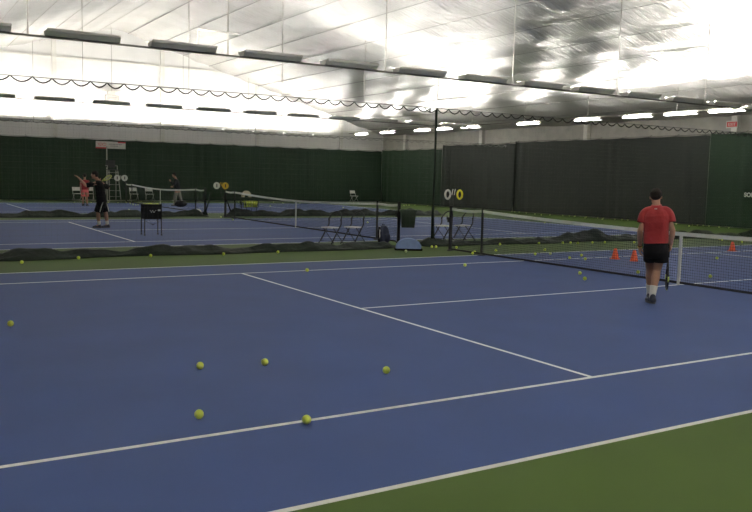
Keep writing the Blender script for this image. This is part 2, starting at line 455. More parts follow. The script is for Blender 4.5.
# ------------------------------------------------------------------ lights: trough fixtures on hanging rails
ORD = ['leftmost', 'second from left', 'third from left', 'fourth from left', 'fifth from left', 'sixth from left',
       'seventh from left', 'eighth from left', 'ninth from left', 'tenth from left', 'eleventh from left', 'twelfth from left',
       'thirteenth from left', 'fourteenth from left', 'fifteenth from left']
LAMP_L = 1.36
def make_fixture(label, grp, bright=False):
    t = thing('trough_light', label, 'ceiling light', (0, 0, 0), 0, grp)
    L = .74 if bright else LAMP_L/2
    if not bright:
        th = .008
        bm = BM()
        out = [(-.18, .105), (-.11, 0), (.11, 0), (.18, .105)]
        inn = [(.17, .105), (.104, .012), (-.104, .012), (-.17, .105)]
        prism(bm, out+inn, -L, L)
        h = obj('housing', bm, M['fix'], t)
        for sx in (-1, 1):
            b2 = BM(); prism(b2, out, sx*L-.006, sx*L+.006); obj('end_plate', b2, M['fix'], t)
        b3 = BM()
        for sy in (-1, 1): box(b3, (0, sy*.19, .10), (2*L, .02, .055))
        obj('lip', b3, M['steel_white'], t)
        for sy in (-1, 1):
            obj('lamp_tube', tube(BM(), [(-L+.06, sy*.06, .075), (L-.06, sy*.06, .075)], .018, 8), M['tube'], t)
        for x in (-.5, 0, .5):
            b4 = BM(); box(b4, (x, 0, .118), (.03, .38, .012)); box(b4, (x, 0, .14), (.02, .05, .04)); obj('bracket', b4, M['fix'], t)
    else:
        out = [(-.10, .12), (-.08, .065), (.08, .065), (.10, .12)]
        bm = BM(); prism(bm, out+[(.09, .12), (.072, .072), (-.072, .072), (-.09, .12)], -L+.015, L-.015)
        obj('diffuser', bm, M['diff'], t)
        for sx in (-1, 1): obj('end_plate', box(BM(), (sx*L, 0, .092), (.03, .19, .056)), M['fix'], t)
        for sy in (-1, 1): obj('lamp_tube', tube(BM(), [(-L+.06, sy*.04, .093), (L-.06, sy*.04, .093)], .014, 8), M['tube_end'], t)
        for x in (-.45, .45): obj('hanger', box(BM(), (x, 0, .145), (.03, .19, .06)), M['rod'], t)
    return t
def rail(label, y, x0, x1, z, rods, axis='x', extra=None):
    t = thing('lamp_rail', label, 'lamp rail', (0, y, 0) if axis == 'x' else (y, 0, 0), 0 if axis == 'x' else PI/2)
    obj('rail_bar', box(BM(), ((x0+x1)/2, 0, z), (x1-x0, .06, .034)), M['rail'], t)
    for x in rods:
        zt = (roof_z(x) if axis == 'x' else roof_z(y)) - .06
        obj('drop_rod', tube(BM(), [(x, 0, z+.02), (x, 0, zt)], .014, 6), M['rod'], t)
    if extra:
        bm = BM(); xa, xb, zb = extra
        tube(bm, [(xa, 0, zb), (xb, 0, zb)], .022, 6); tube(bm, [(xa, 0, zb), (xa, 0, z)], .009, 5)
        obj('spreader_bar', bm, M['rail'], t)
    return t
ZR = 4.26
ROWA = [-8.31+1.985*k for k in range(-3, 13)]
ROWB = [-6.16+2.03*k for k in range(-4, 10)]
ROWC = [-5.55+2.05*k for k in range(-4, 10)]
RN = [-8.31+1.985*k+.99 for k in range(-3, 13)]
rail('nearest lamp rail hanging over the strip between the near and middle courts', 7.6, -15.6, 17.2, ZR-.0175,
     [ROWA[i]+.99 for i in range(0, 15, 2)], extra=(-6.0, -5.1, 4.72))
rail('lamp rail on the near side of the near court, above the picture', -7.6, -15.6, 17.2, ZR-.0175, [RN[i]+.99 for i in range(0, 15, 2)])
rail('middle lamp rail hanging over the strip between the middle and far courts', 22.8, -15.6, 14.0, ZR-.0175, [ROWB[i]+1.0 for i in range(0, 13, 2)])
rail('farthest lamp rail hanging close to the white gable wall', 38.0, -15.0, 14.0, ZR-.0175, [ROWC[i]+1.0 for i in range(0, 13, 2)])
rail('cross rail carrying the white strip lights near the end wall', 15.0, 6.4, 38.2, 4.563, [8.2, 12.2, 16.9, 21.0, 25.1, 30.0, 33.3], axis='y')
fx = None
def retube(o_, m):
    for c_ in o_.children:
        if c_.name.startswith('lamp_tube'):
            c_.data = c_.data.copy(); c_.data.materials[0] = m
def put(x, y, z, rz, label, grp):
    global fx
    if fx is None: fx = make_fixture(label, grp); fx.location = (x, y, z); return fx
    return dup(fx, (x, y, z), rz, label, grp)
for row, y, nm, x_first, x_last in ((ROWA, 7.6, 'nearest', -9.5, 13.3), (ROWB, 22.8, 'middle', -8.4, 99), (ROWC, 38.0, 'farthest', -7.2, 99)):
    k = 0
    grp = 'trough lights of the %s row' % nm
    for x in row:
        if x < x_first: lab = 'grey trough light of the %s hanging row, past the left edge of the picture' % nm
        elif x > x_last: lab = 'grey trough light of the %s hanging row, past the right edge of the picture' % nm
        else:
            lab = 'grey trough light, %s in the %s row of hanging lights' % (ORD[k], nm); k += 1
        o_ = put(x, y, ZR, 0, lab, grp)
        if nm != 'nearest': retube(o_, M['tube_far'])
ENDY = [34.8, 31.8, 28.2, 26.2, 23.9, 19.6, 15.9, 13.24, 11.2, 9.25]
for x in RN:
    o_ = put(x, -7.6, ZR, 0, 'grey trough light hanging over the near side strip, above the picture', 'trough lights of the near side row')
    retube(o_, M['tube2'])
bx = None
for k, y in enumerate(ENDY):
    y = -9.1627+(y+9.1627)*1.0388
    lab = 'bright white strip light, %s in the row along the end wall' % ORD[k]
    if bx is None:
        bx = make_fixture(lab, 'strip lights along the end wall', True); bx.location = (15.0, y, 4.37); bx.rotation_euler = (0, 0, PI/2)
    else: dup(bx, (15.0, y, 4.37), PI/2, lab, 'strip lights along the end wall')

# ------------------------------------------------------------------ tennis balls
BR = .033
def ball_mesh(name, sub):
    bm = BM(); ball(bm, (0, 0, 0), BR, sub)
    me = bpy.data.meshes.new(name); bm.to_mesh(me); bm.free()
    for p in me.polygons: p.use_smooth = True
    return me
bm_hi = ball_mesh('ball_fine', 4); bm_hi.materials.append(M['ball'])
bm_lo = ball_mesh('ball_plain', 2); bm_lo.materials.append(M['ball'])
bm_old = ball_mesh('ball_worn', 2); bm_old.materials.append(M['ball_old'])
pts = []
for i in range(64):
    a = 2*PI*i/64; A, B = .44, .15
    v = Vector((A*math.cos(a)+B*math.cos(3*a), A*math.sin(a)-B*math.sin(3*a), 2*math.sqrt(A*B)*math.cos(2*a))).normalized()
    pts.append(v*(BR+.0002))
seam_bm = BM(); tube(seam_bm, pts, .0014, 5, closed=True)
seam_me = bpy.data.meshes.new('ball_seam'); seam_bm.to_mesh(seam_me); seam_bm.free(); seam_me.materials.append(M['seam'])
def tball(x, y, label, grp=None, z=BR, fine=False, old=False):
    o = link('tennis_ball', bm_hi if fine else (bm_old if old else bm_lo))
    o.location = (x, y, z); o.rotation_euler = (random.uniform(0, 6), random.uniform(0, 6), random.uniform(0, 6))
    tag(o, label, 'tennis ball', grp)
    if fine: link('seam', seam_me, o)
    return o
G1 = 'tennis balls scattered on the near court'
for x, y, lab in [
    (-10.60, .47, 'yellow tennis ball alone on blue court at the far left edge of the picture'),
    (-9.41, -2.32, 'left tennis ball of two side by side in the middle of the near court'),
    (-8.84, -2.44, 'right tennis ball of two side by side in the middle of the near court'),
    (-8.00, -3.19, 'yellow tennis ball on blue court, rightmost of the nearest five, under the service line'),
    (-9.91, -3.73, 'yellow tennis ball on blue just left of the ball on the near singles sideline'),
    (-9.29, -4.19, 'nearest yellow tennis ball, lying on the white near singles sideline'),
    (-5.22, 3.92, 'yellow tennis ball touching the far singles sideline, right of the service line corner'),
    (-1.86, 3.62, 'yellow ball on blue just below the far singles sideline, near the singles stick'),
    (-.60, 1.74, 'upper tennis ball of the pair on open blue left of the red shirted player'),
    (-1.15, 1.08, 'lower tennis ball of the pair on open blue left of the red shirted player'),
    (.66, 1.45, 'yellow tennis ball just left of the red shirted player, close by the knees')]:
    tball(x, y, lab, G1, fine=True)
G2 = 'tennis balls along the green strip beside the near court'
for x, y, lab in [
    (-8.5, 7.30, 'tennis ball against the dark skirt, second from the left on the green strip'),
    (-9.59, 6.84, 'leftmost tennis ball on the green strip, a little in front of the dark skirt'),
    (-7.09, 7.30, 'tennis ball against the dark skirt below the black ball basket'),
    (-5.56, 7.20, 'tennis ball against the dark skirt, fourth from the left on the green strip'),
    (-4.27, 7.25, 'tennis ball against the dark skirt left of the two arched chairs'),
    (-1.33, 6.55, 'tennis ball lying in front of the pale blue dome shaped bag'),
    (.00, 7.38, 'left ball of the touching pair between the blue bag and the near net post'),
    (.10, 7.34, 'right ball of the touching pair between the blue bag and the near net post'),
    (.52, 7.05, 'tennis ball just behind the foot of the near net post'),
    (.16, 5.87, 'upper ball of the pair left of the near singles stick'),
    (-.06, 5.66, 'lower ball of the pair left of the near singles stick'),
    (2.31, 7.50, 'tennis ball against the skirt, right of the near singles stick'),
    (.97, 6.06, 'tennis ball on green just right of the near singles stick'),
    (3.7, 7.50, 'ball against the low stretch of skirt, second right of the singles stick'),
    (1.27, 5.0, 'tennis ball in the blue doubles alley behind the net, leftmost of three'),
    (2.36, 5.84, 'tennis ball at the edge of the green strip behind the net, middle of three'),
    (1.69, 4.94, 'pale tennis ball in the blue doubles alley behind the net, rightmost of three'),
    (1.45, 4.07, 'tennis ball on the far singles sideline behind the net, left of the cones'),
    (2.17, 4.41, 'upper ball of the pair just left of the two orange cones'),
    (1.60, 3.74, 'lower ball of the pair just left of the two orange cones'),
    (4.5, 7.40, 'leftmost of the three balls close together in front of the skirt hump'),
    (4.75, 7.35, 'middle of the three balls close together in front of the skirt hump'),
    (4.88, 7.20, 'rightmost of the three balls close together in front of the skirt hump'),
    (5.45, 7.2, 'single tennis ball in front of the skirt, right of the group of three'),
    (5.95, 7.2, 'tennis ball in front of the skirt, halfway to the red shirted player'),
    (6.83, 6.9, 'tennis ball on green at the left arm of the red shirted player')]:
    tball(x, y, lab, G2, old='pale' in lab)
G3 = 'tennis balls seen through the near net at the right'
for x, y, lab in [(11.14, 7.21, 'ball on green strip through the net, leftmost of three in a row'),
                  (10.78, 6.84, 'ball on green strip through the net, middle of three in a row'),
                  (11.32, 6.99, 'ball on green strip through the net, rightmost of three in a row'),
                  (10.56, 6.0, 'ball on green through the net, right of the single orange cone'),
                  (4.96, 2.82, 'upper of two balls on blue through the net, right of the net strap'),
                  (1.48, .45, 'lower of two balls on blue through the net, close to the net strap')]:
    tball(x, y, lab, G3)
lab = 'tennis ball lying in the line of balls at the foot of the charcoal end curtain'
for x, y in [(17.8, 24.9), (17.75, 24.6), (17.8, 24.3), (17.5, 23.4), (17.2, 22.4), (16.8, 21.5), (17.3, 21.4), (17.7, 20.9), (17.75, 20.5), (17.5, 19.9),
             (17.85, 20.2), (17.1, 18.8), (17.7, 19.3), (17.85, 18.7), (17.1, 17.7), (17.7, 18.2), (17.6, 17.4), (17.75, 17.1), (17.8, 16.8)]:
    tball(x, y, lab, 'balls along the charcoal end curtain left of the player', old=True)
lab = 'tennis ball on green floor at the curtain foot, right of the red shirted player'
for x, y in [(17.6, 13.95), (16.66, 12.58), (17.7, 13.2), (17.75, 13.0), (17.8, 12.75), (17.7, 12.4), (17.6, 11.85), (17.6, 11.4)]:
    tball(x, y, lab, 'balls along the curtain right of the player', old=True)
for x, y, lab in [(13.94, 20.59, 'left of two balls behind the baseline of the middle court, over the net tape'),
                  (13.16, 19.36, 'right of two balls behind the baseline of the middle court, over the net tape'),
                  (11.6, 15.7, 'pale ball alone on the blue of the middle court, through the near net')]:
    tball(x, y, lab, 'balls at the far baseline of the middle court', old='pale' in lab)
lab = 'tennis ball on the green floor near the far corner, beyond the dark green bin'
for x, y in [(15.83, 33.78), (15.79, 32.59), (16.48, 33.36), (16.69, 33.37), (17.3, 33.6), (17.5, 32.5)]:
    tball(x, y, lab, 'balls near the far corner', old=True)
for x, y, lab in [(7.35, 20.37, 'pale ball on the middle court just left of the dark green bin'),
                  (3.89, 17.03, 'pale ball on the middle court above the navy backpack'),
                  (-.36, 21.15, 'yellow ball at the foot of the far post of the middle net'),
                  (-.56, 19.38, 'pale ball just below the far singles stick of the middle net'),
                  (-2.31, 27.33, 'pale ball on the far court above the black ball basket'),
                  (6.38, 31.51, 'pale ball on the far court, above the white tape of the middle net')]:
    tball(x, y, lab, 'single balls on the middle and far courts', old=True)
lab = 'tennis ball in the loose cluster at the far net post, left of the far net'
for x, y in [(-.15, 36.3), (-.29, 35.6), (-.16, 35.4), (-.44, 34.23), (-.64, 32.94), (-.64, 32.44), (-.38, 32.95), (.6, 38.0), (1.0, 37.4), (-.5, 33.5)]:
    tball(x, y, lab, 'balls clustered at the far net', old=True)
lab = 'tennis ball along the foot of the far green curtain'
for x, y in [(-5.64, 38.6), (-5.15, 38.6), (-2.94, 35.9), (-2.06, 36.0), (-1.15, 36.1), (-.75, 35.6), (6.84, 37.2), (9.22, 37.4), (9.17, 35.9), (10.37, 36.0), (9.97, 29.84)]:
    tball(x, y, lab, 'balls along the far green curtain', old=True)

# ------------------------------------------------------------------ cones
def make_cone(label):
    t = thing('training_cone', label, 'cone', (0, 0, 0), 0, 'orange training cones')
    bm = BM(); lathe(bm, [(.085, .018), (.078, .05), (.055, .15), (.034, .235), (.028, .247), (.014, .247)], seg=20)
    obj('cone_body', bm, M['orange'], t, smooth=True)
    bm = BM(); box(bm, (0, 0, .010), (.175, .175, .018)); obj('base', bm, M['orange'], t)
    return t
c = make_cone('orange cone behind the net, left of the pair beside the red shirted player'); c.location = (2.53, 3.72, 0); c.rotation_euler.z = .3
dup(c, (2.61, 3.24, 0), .7, 'orange cone behind the net, right of the pair beside the red shirted player')
dup(c, (7.55, 4.23, 0), .1, 'orange cone standing alone, seen through the net at the right')

# ------------------------------------------------------------------ folding chairs
def make_tube_chair(label):
    """arched steel tube folding chair with pale seat; faces local -Y"""
    t = thing('folding_chair', label, 'chair', (0, 0, 0), 0, 'arched black folding chairs by the divider')
    w = .20
    def loop(y0, y1, zt, arch):
        P = [(-w-.02, y0, 0.012)]
        for k in range(1, 5): P.append((-w, y0+(y1-y0)*k/5, (zt-arch)*k/5))
        for k in range(9):
            a = PI-PI*k/8; P.append((w*math.cos(a), y0+(y1-y0)*(.8+.2*math.sin(a)), zt-arch+arch*math.sin(a)))
        for k in range(4, 0, -1): P.append((w, y0+(y1-y0)*k/5, (zt-arch)*k/5))
        P.append((w+.02, y0, 0.012)); return P
    obj('back_frame', tube(BM(), loop(-.26, .24, .84, .20), .017, 8), M['black_metal'], t, smooth=True)
    bm = BM()
    for sx in (-1, 1): tube(bm, [(sx*(w-.03), .30, .012), (sx*(w-.03), -.12, .43)], .012, 8)
    tube(bm, [(-w+.03, .22, .09), (w-.03, .22, .09)], .009, 6)
    obj('rear_leg_frame', bm, M['black_metal'], t, smooth=True)
    bm = BM(); box(bm, (0, -.03, .438), (2*w-.03, .36, .028)); bmesh.ops.bevel(bm, geom=bm.edges[:], offset=.012, segments=2, affect='EDGES')
    obj('seat', bm, M['white_plastic'], t, smooth=True)
    bm = BM(); tube(bm, [(-w, -.19, .10), (w, -.19, .10)], .008, 6); obj('stretcher', bm, M['black_metal'], t)
    bm = BM()
    for sx in (-1, 1): ball(bm, (sx*w, .135, .64), .020, 2, (1, 1, 1.7))
    obj('back_bracket', bm, M['black_metal'], t, smooth=True)
    return t
ch = make_tube_chair('arched black tube folding chair with white seat, left of the pair by the navy backpack')
ch.location = (-2.02, 8.95, 0); ch.rotation_euler.z = -1.2
dup(ch, (-1.36, 8.95, 0), -1.2, 'arched black tube folding chair with white seat, right of the pair by the navy backpack')
dup(ch, (1.52, 9.0, 0), -1.4, 'arched folding chair with white seat, left of the pair behind the near net post')
dup(ch, (2.24, 9.0, 0), -1.4, 'arched folding chair with white seat, right of the pair behind the near net post')

def make_white_chair(label):
    t = thing('white_folding_chair', label, 'chair', (0, 0, 0), 0, 'white folding chairs by the far curtain')
    bm = BM(); box(bm, (0, .16, .70), (.42, .02, .20), Matrix.Rotation(-.15, 3, 'X')); obj('backrest', bm, M['white_plastic'], t)
    bm = BM(); box(bm, (0, -.03, .44), (.42, .38, .025)); obj('seat', bm, M['white_plastic'], t)
    for sx in (-1, 1):
        obj('leg', tube(BM(), [(sx*.22, -.25, 0), (sx*.21, .05, .44), (sx*.21, .18, .80)], .011, 6), M['steel_white'], t)
        obj('leg', tube(BM(), [(sx*.20, .24, 0), (sx*.20, -.15, .43)], .011, 6), M['steel_white'], t)
    obj('stretcher', tube(BM(), [(-.2, .19, .10), (.2, .19, .10)], .008, 6), M['steel_white'], t)
    return t
wc = make_white_chair('white folding chair just left of the child in pink shorts, at the far curtain')
wc.location = (-2.45, 37.6, 0); wc.rotation_euler.z = .15
dup(wc, (-1.80, 37.6, 0), -.1, 'white folding chair just right of the child in pink shorts, behind the man')
dup(wc, (.72, 37.9, 0), .05, 'white folding chair seen through the far net, left of two')
dup(wc, (1.62, 37.9, 0), .0, 'white folding chair seen through the far net, right of two')
dup(wc, (15.45, 38.2, 0), .2, 'white folding chair alone against the far curtain near the corner')

# ------------------------------------------------------------------ score markers on the net posts
def score_marker(label, loc, gap, r, mA, mB, ring):
    t = thing('score_marker', label, 'score marker', loc)
    obj('bar', box(BM(), (0, 0, .0), (gap+.06, .012, .022)), M['black_metal'], t)
    bm = BM(); tube(bm, [(0, 0, -.30), (0, 0, 0)], .010, 6); obj('stand_rod', bm, M['black_metal'], t)
    for sx, m in ((-1, mA), (1, mB)):
        bm = BM(); c = (sx*gap/2, 0, .03)
        if ring:
            P = [(c[0]+r*.78*math.cos(2*PI*k/24), -.01, c[2]+r*1.08*math.sin(2*PI*k/24)) for k in range(24)]
            tube(bm, P, .026, 8, closed=True)
            o = obj('score_ring', bm, m, t, smooth=True)
        else:
            lathe(bm, [(r, -.012), (r*1.02, 0), (r, .012)], seg=24)
            o = obj('score_disc', bm, m, t); o.rotation_euler = (PI/2, 0, 0); o.location = (c[0], -.012, c[2])
            obj('numeral', box(BM(), (0, 0, .016), (r*.30, r*.95, .008)), M['digit'], o)
        o['label'] = ('white ' if m is M['white_plastic'] else 'yellow ') + ('ring' if ring else 'disc')
    for sx in (-1, 1):
        obj('flip_tab', box(BM(), (sx*.035, 0, .09), (.018, .01, .15), Matrix.Rotation(.2, 3, 'Y')), M['white_plastic'] if ring else mB, t)
    return t
score_marker('white ring and yellow ring score marker over the near net post', (.05, 6.62, 1.33), .36, .095, M['white_plastic'], M['yellow2'], True)
score_marker('white and orange-yellow score discs over the far post of the middle net', (-.19, SP+6.42, 1.22), .36, .135, M['white_plastic'], M['yellow'], False)
score_marker('two white score discs over the far post of the farthest net', (-.29, 2*SP+6.4, 1.32), .40, .17, M['white_plastic'], M['white_plastic'], False)

# ------------------------------------------------------------------ bags, bin, dome
t = thing('backpack', 'navy backpack standing behind the skirt beside the singles stick of the middle net', 'backpack', (-.58, 8.75, 0), .25)
bm = BM(); R = []
for z, rx, ry in [(0, .10, .07), (.02, .14, .10), (.14, .165, .125), (.30, .155, .115), (.42, .12, .085), (.475, .07, .05), (.49, .02, .015)]:
    R.append((z, rx, ry))
rings = [[bm.verts.new((rx*math.copysign(abs(math.cos(2*PI*k/24))**.7, math.cos(2*PI*k/24)), ry*math.copysign(abs(math.sin(2*PI*k/24))**.7, math.sin(2*PI*k/24)), z)) for k in range(24)] for z, rx, ry in R]
for a, b in zip(rings, rings[1:]):
    for k in range(24): bm.faces.new((a[k], a[(k+1) % 24], b[(k+1) % 24], b[k]))
bm.faces.new(rings[0][::-1]); bm.faces.new(rings[-1])
obj('bag_body', bm, M['navy'], t, smooth=True)
bm = BM(); ball(bm, (.02, -.12, .17), .11, 3, (1, .45, 1.15)); obj('front_pocket', bm, M['navy'], t, smooth=True)
for dx in (-.19, -.15):
    obj('strap', tube(BM(), [(dx+.08, .05, .45), (dx, 0, .36), (dx-.02, -.02, .2), (dx+.03, 0, .06)], [(.022, .006)]*4, 8), M['white_cloth'] if dx == -.15 else M['black_cloth'], t)
obj('handle', tube(BM(), [(-.04, .02, .47), (-.03, .02, .52), (.03, .02, .52), (.04, .02, .47)], .008, 6), M['navy'], t)

t = thing('waste_bin', 'dark green tapering bin hung on the near post of the middle net', 'bin', (.13, SP-6.25-.24, .43), -.5)
bm = BM()
def frustum(bm, b, tt, h, y=0):
    A = [bm.verts.new((sx*b, sy*b*.75+y, 0)) for sx, sy in ((-1,-1),(1,-1),(1,1),(-1,1))]
    B = [bm.verts.new((sx*tt, sy*tt*.75+y, h)) for sx, sy in ((-1,-1),(1,-1),(1,1),(-1,1))]
    bm.faces.new(A[::-1])
    for k in range(4): bm.faces.new((A[k], A[(k+1) % 4], B[(k+1) % 4], B[k]))
    C = [bm.verts.new((v.co.x*.92, v.co.y*.92, h)) for v in B]
    for k in range(4): bm.faces.new((B[k], B[(k+1) % 4], C[(k+1) % 4], C[k]))
    D = [bm.verts.new((v.co.x*.92, v.co.y*.92, .02)) for v in A]
    for k in range(4): bm.faces.new((C[k], C[(k+1) % 4], D[(k+1) % 4], D[k]))
    bm.faces.new(D)
frustum(bm, .165, .205, .47); obj('bin_body', bm, M['bin'], t)
bm = BM(); box(bm, (0, -.16, .44), (.44, .02, .06)); box(bm, (0, .16, .44), (.44, .02, .06)); box(bm, (-.21, 0, .44), (.02, .34, .06)); box(bm, (.21, 0, .44), (.02, .34, .06)); obj('rim', bm, M['bin'], t)
obj('hook', box(BM(), (-.10, .14, .30), (.05, .09, .06)), M['black_metal'], t)

t = thing('dome_bag', 'pale blue dome shaped bag with dark underside lying in front of the bin', 'bag', (-.93, 7.05, 0), -.55)
bm = BM(); n = 18
prof = [(.31*math.cos(PI*k/n), .045+.25*max(0, math.sin(PI*k/n))**.85) for k in range(n+1)]
rings = []
for yy, sc in ((-.15, .90), (-.13, .97), (0, 1.0), (.13, .97), (.15, .90)):
    rings.append([bm.verts.new((x*sc, yy, .045+(z-.045)*sc)) for x, z in prof])
for a, b in zip(rings, rings[1:]):
    for k in range(n): bm.faces.new((a[k], a[k+1], b[k+1], b[k]))
    bm.faces.new((a[n], a[0], b[0], b[n]))
bm.faces.new(rings[0]); bm.faces.new(rings[-1][::-1])
obj('shell', bm, M['pale_blue'], t, smooth=False)
bm = BM(); box(bm, (0, 0, .024), (.68, .33, .046)); bmesh.ops.bevel(bm, geom=bm.edges[:], offset=.015, segments=2, affect='EDGES'); obj('base', bm, M['black_cloth'], t)
bm = BM(); tube(bm, [(x*1.01, -.152, .045+(z-.045)*.93) for x, z in prof[1:-1]], .007, 6); obj('piping', bm, M['pale_blue'], t)

# dark bag on the floor by the far net, white bag by its post
t = thing('floor_bag', 'black holdall on the floor at the feet of the man in grey trousers', 'bag', (1.2, 30.9, 0), .1)
bm = BM(); ball(bm, (0, 0, .15), .15, 3, (2.2, 1.1, 1.0)); obj('bag_body', bm, M['black_cloth'], t, smooth=True)
obj('handle', tube(BM(), [(-.15, 0, .27), (-.1, 0, .36), (.1, 0, .36), (.15, 0, .27)], .012, 6), M['black_cloth'], t)
t = thing('shoe_bag', 'small white bag with dark band at the foot of the far net post', 'bag', (-.40, 23.75, 0), .1)
bm = BM(); ball(bm, (0, 0, .12), .12, 3, (1.4, 1, 1.0)); obj('bag_body', bm, M['white_cloth'], t, smooth=True)
bm = BM(); tube(bm, [(-.172, 0, .12), (0, -.124, .12), (.172, 0, .12), (0, .124, .12)], .018, 6, closed=True); obj('band', bm, M['black_cloth'], t)
obj('drawstring', tube(BM(), [(0, 0, .23), (.03, 0, .29), (-.03, 0, .31)], .008, 6), M['black_cloth'], t)

# ------------------------------------------------------------------ ball baskets
t = thing('ball_basket', 'black ball basket on four wheeled legs with white emblem, on the middle court', 'ball basket', (-5.45, 12.95, 0), -.06)
obj('basket', (lambda bm: (box(bm, (0, -.215, .655), (.46, .012, .40)), box(bm, (0, .215, .655), (.46, .012, .40)), box(bm, (-.23, 0, .655), (.012, .43, .40)), box(bm, (.23, 0, .655), (.012, .43, .40)), box(bm, (0, 0, .46), (.46, .43, .012)), bm)[-1])(BM()), M['black_cloth'], t)
obj('rim', (lambda bm: (tube(bm, [(-.235, -.22, .86), (.235, -.22, .86), (.235, .22, .86), (-.235, .22, .86)], .012, 6, closed=True), bm)[-1])(BM()), M['black_metal'], t)
for sx in (-1, 1):
    for sy in (-1, 1):
        lg = obj('leg', tube(BM(), [(sx*.22, sy*.205, .86), (sx*.225, sy*.21, .07)], .014, 8), M['black_metal'], t)
        bm = BM(); tube(bm, [(sx*.225-.012, sy*.21, .035), (sx*.225+.012, sy*.21, .035)], .035, 12); obj('caster', bm, M['black_metal'], lg)
bm = BM()
for a, b in (((-.22, -.205, .42), (.0, -.205, .30)), ((.22, -.205, .42), (0, -.205, .30)), ((0, -.205, .30), (-.11, -.205, .44)), ((0, -.205, .30), (.11, -.205, .44))): tube(bm, [a, b], .006, 6)
obj('brace', bm, M['black_metal'], t)
bm = BM()
for x0, x1 in ((-.085, -.045), (-.045, -.015), (-.015, .02), (.02, .075)):
    up = (x0 in (-.045, .02))
    tube(bm, [(x0, -.224, .70 if not up else .64), (x1, -.224, .64 if not up else .70)], .011, 6)
obj('emblem', bm, M['white_plastic'], t)
obj('emblem', box(BM(), (.16, -.224, .70), (.07, .006, .045)), M['white_plastic'], t)
lab = 'tennis ball in the heap on top of the black ball basket'
rnd = random.Random(4)
for i in range(6):
    for j in range(6):
        x, y = -.17+.068*i, -.17+.068*j
        co, si = math.cos(-.06), math.sin(-.06)
        tball(-5.45+x*co-y*si, 12.95+x*si+y*co, lab, 'balls in the black basket', z=.835+rnd.uniform(-.006, .012), old=(i+j) % 3 == 0)
t2 = t
bm = BM(); box(bm, (0, 0, .795), (.44, .41, .01)); obj('ball_tray', bm, M['black_cloth'], t)

t = thing('ball_cart', 'ball cart with an arched cream lid, standing behind the far end of the middle net', 'ball cart', (1.02, 21.6, 0), .1)
bm = BM()
for z in (.40, .52, .66): tube(bm, [(-.30, -.22, z), (.30, -.22, z), (.30, .22, z), (-.30, .22, z)], .008, 6, closed=True)
for k in range(9):
    x = -.30+.075*k
    tube(bm, [(x, -.22, .40), (x, -.22, .66)], .005, 5); tube(bm, [(x, .22, .40), (x, .22, .66)], .005, 5)
for sx in (-1, 1):
    for k in range(5): tube(bm, [(sx*.30, -.2+.1*k, .40), (sx*.30, -.2+.1*k, .66)], .005, 5)
box(bm, (0, 0, .40), (.60, .44, .01))
obj('wire_basket', bm, M['black_metal'], t)
for sx in (-1, 1):
    for sy in (-1, 1):
        obj('leg', tube(BM(), [(sx*.30, sy*.2, .66), (sx*.20, sy*.2, .2), (sx*.30, sy*.2, .03)], .012, 6), M['black_metal'], t)
bm = BM()
pr_ = []
for k in range(13):
    a = PI*k/12; pr_.append((-.05+.21*math.cos(a), .80+.26*math.sin(a)))
inner = [(-.05+.11*math.cos(PI*k/12), .80+.13*math.sin(PI*k/12)) for k in range(12, -1, -1)]
poly = pr_+inner
A = [bm.verts.new((x, .10, z)) for x, z in poly]; B = [bm.verts.new((x, .22, z)) for x, z in poly]
bm.faces.new(A); bm.faces.new(B[::-1])
for i in range(len(poly)): bm.faces.new((A[i], A[(i+1) % len(poly)], B[(i+1) % len(poly)], B[i]))
obj('lid', bm, M['straw'], t)
obj('lid_post', (lambda bm: (tube(bm, [(-.22, .16, .64), (-.22, .16, .81)], .012, 6), tube(bm, [(.12, .16, .64), (.12, .16, .81)], .012, 6), bm)[-1])(BM()), M['black_metal'], t)
lab = 'tennis ball in the wire basket of the cart with the cream lid'
co, si = math.cos(.1), math.sin(.1)
for zz in (.44, .505, .57, .635):
    for i in range(8):
        for sy in ((0, 1) if zz < .6 else (0, 1, 2, 3)):
            x, y = -.26+.073*i+rnd.uniform(-.004, .004), -.17+.068*sy
            tball(1.02+x*co-y*si, 21.6+x*si+y*co, lab, 'balls in the cart with the cream lid', z=zz, old=(i+sy) % 4 == 0)

# ------------------------------------------------------------------ umpire chair, signs
t = thing('umpire_chair', 'tall grey umpire chair with ladder at the far curtain, below the banner', 'umpire chair', (-.60, 37.3, 0), 0)
for sx in (-1, 1):
    obj('ladder_rail', tube(BM(), [(sx*.26+.06*sx, -.55, 0), (sx*.24, -.15, 1.75)], .022, 8), M['rod'], t)
    obj('leg', tube(BM(), [(sx*.30, .55, 0), (sx*.24, .25, 1.75)], .022, 8), M['rod'], t)
for k in range(5):
    z = .32+.33*k; y = -.55+.4*z/1.75
    obj('rung', tube(BM(), [(-.29, y, z), (.29, y, z)], .017, 6), M['rod'], t)
obj('seat', box(BM(), (-.05, .05, 1.80), (.50, .44, .06)), M['black_metal'], t)
obj('backrest', box(BM(), (-.05, .27, 2.12), (.50, .05, .42)), M['black_metal'], t)
for sx in (-1, 1): obj('armrest', tube(BM(), [(sx*.27-.05, .27, 2.02), (sx*.27-.05, -.12, 2.02), (sx*.27-.05, -.12, 1.8)], .016, 6), M['rod'], t)
t = thing('banner_post', 'thin grey post rising behind the umpire chair up to the banner', 'post', (-.62, 38.55, 0))
obj('post_tube', tube(BM(), [(0, 0, 0), (0, 0, 3.1)], .035, 10), M['rod'], t)
obj('foot_plate', box(BM(), (0, 0, .01), (.3, .3, .02)), M['rod'], t)

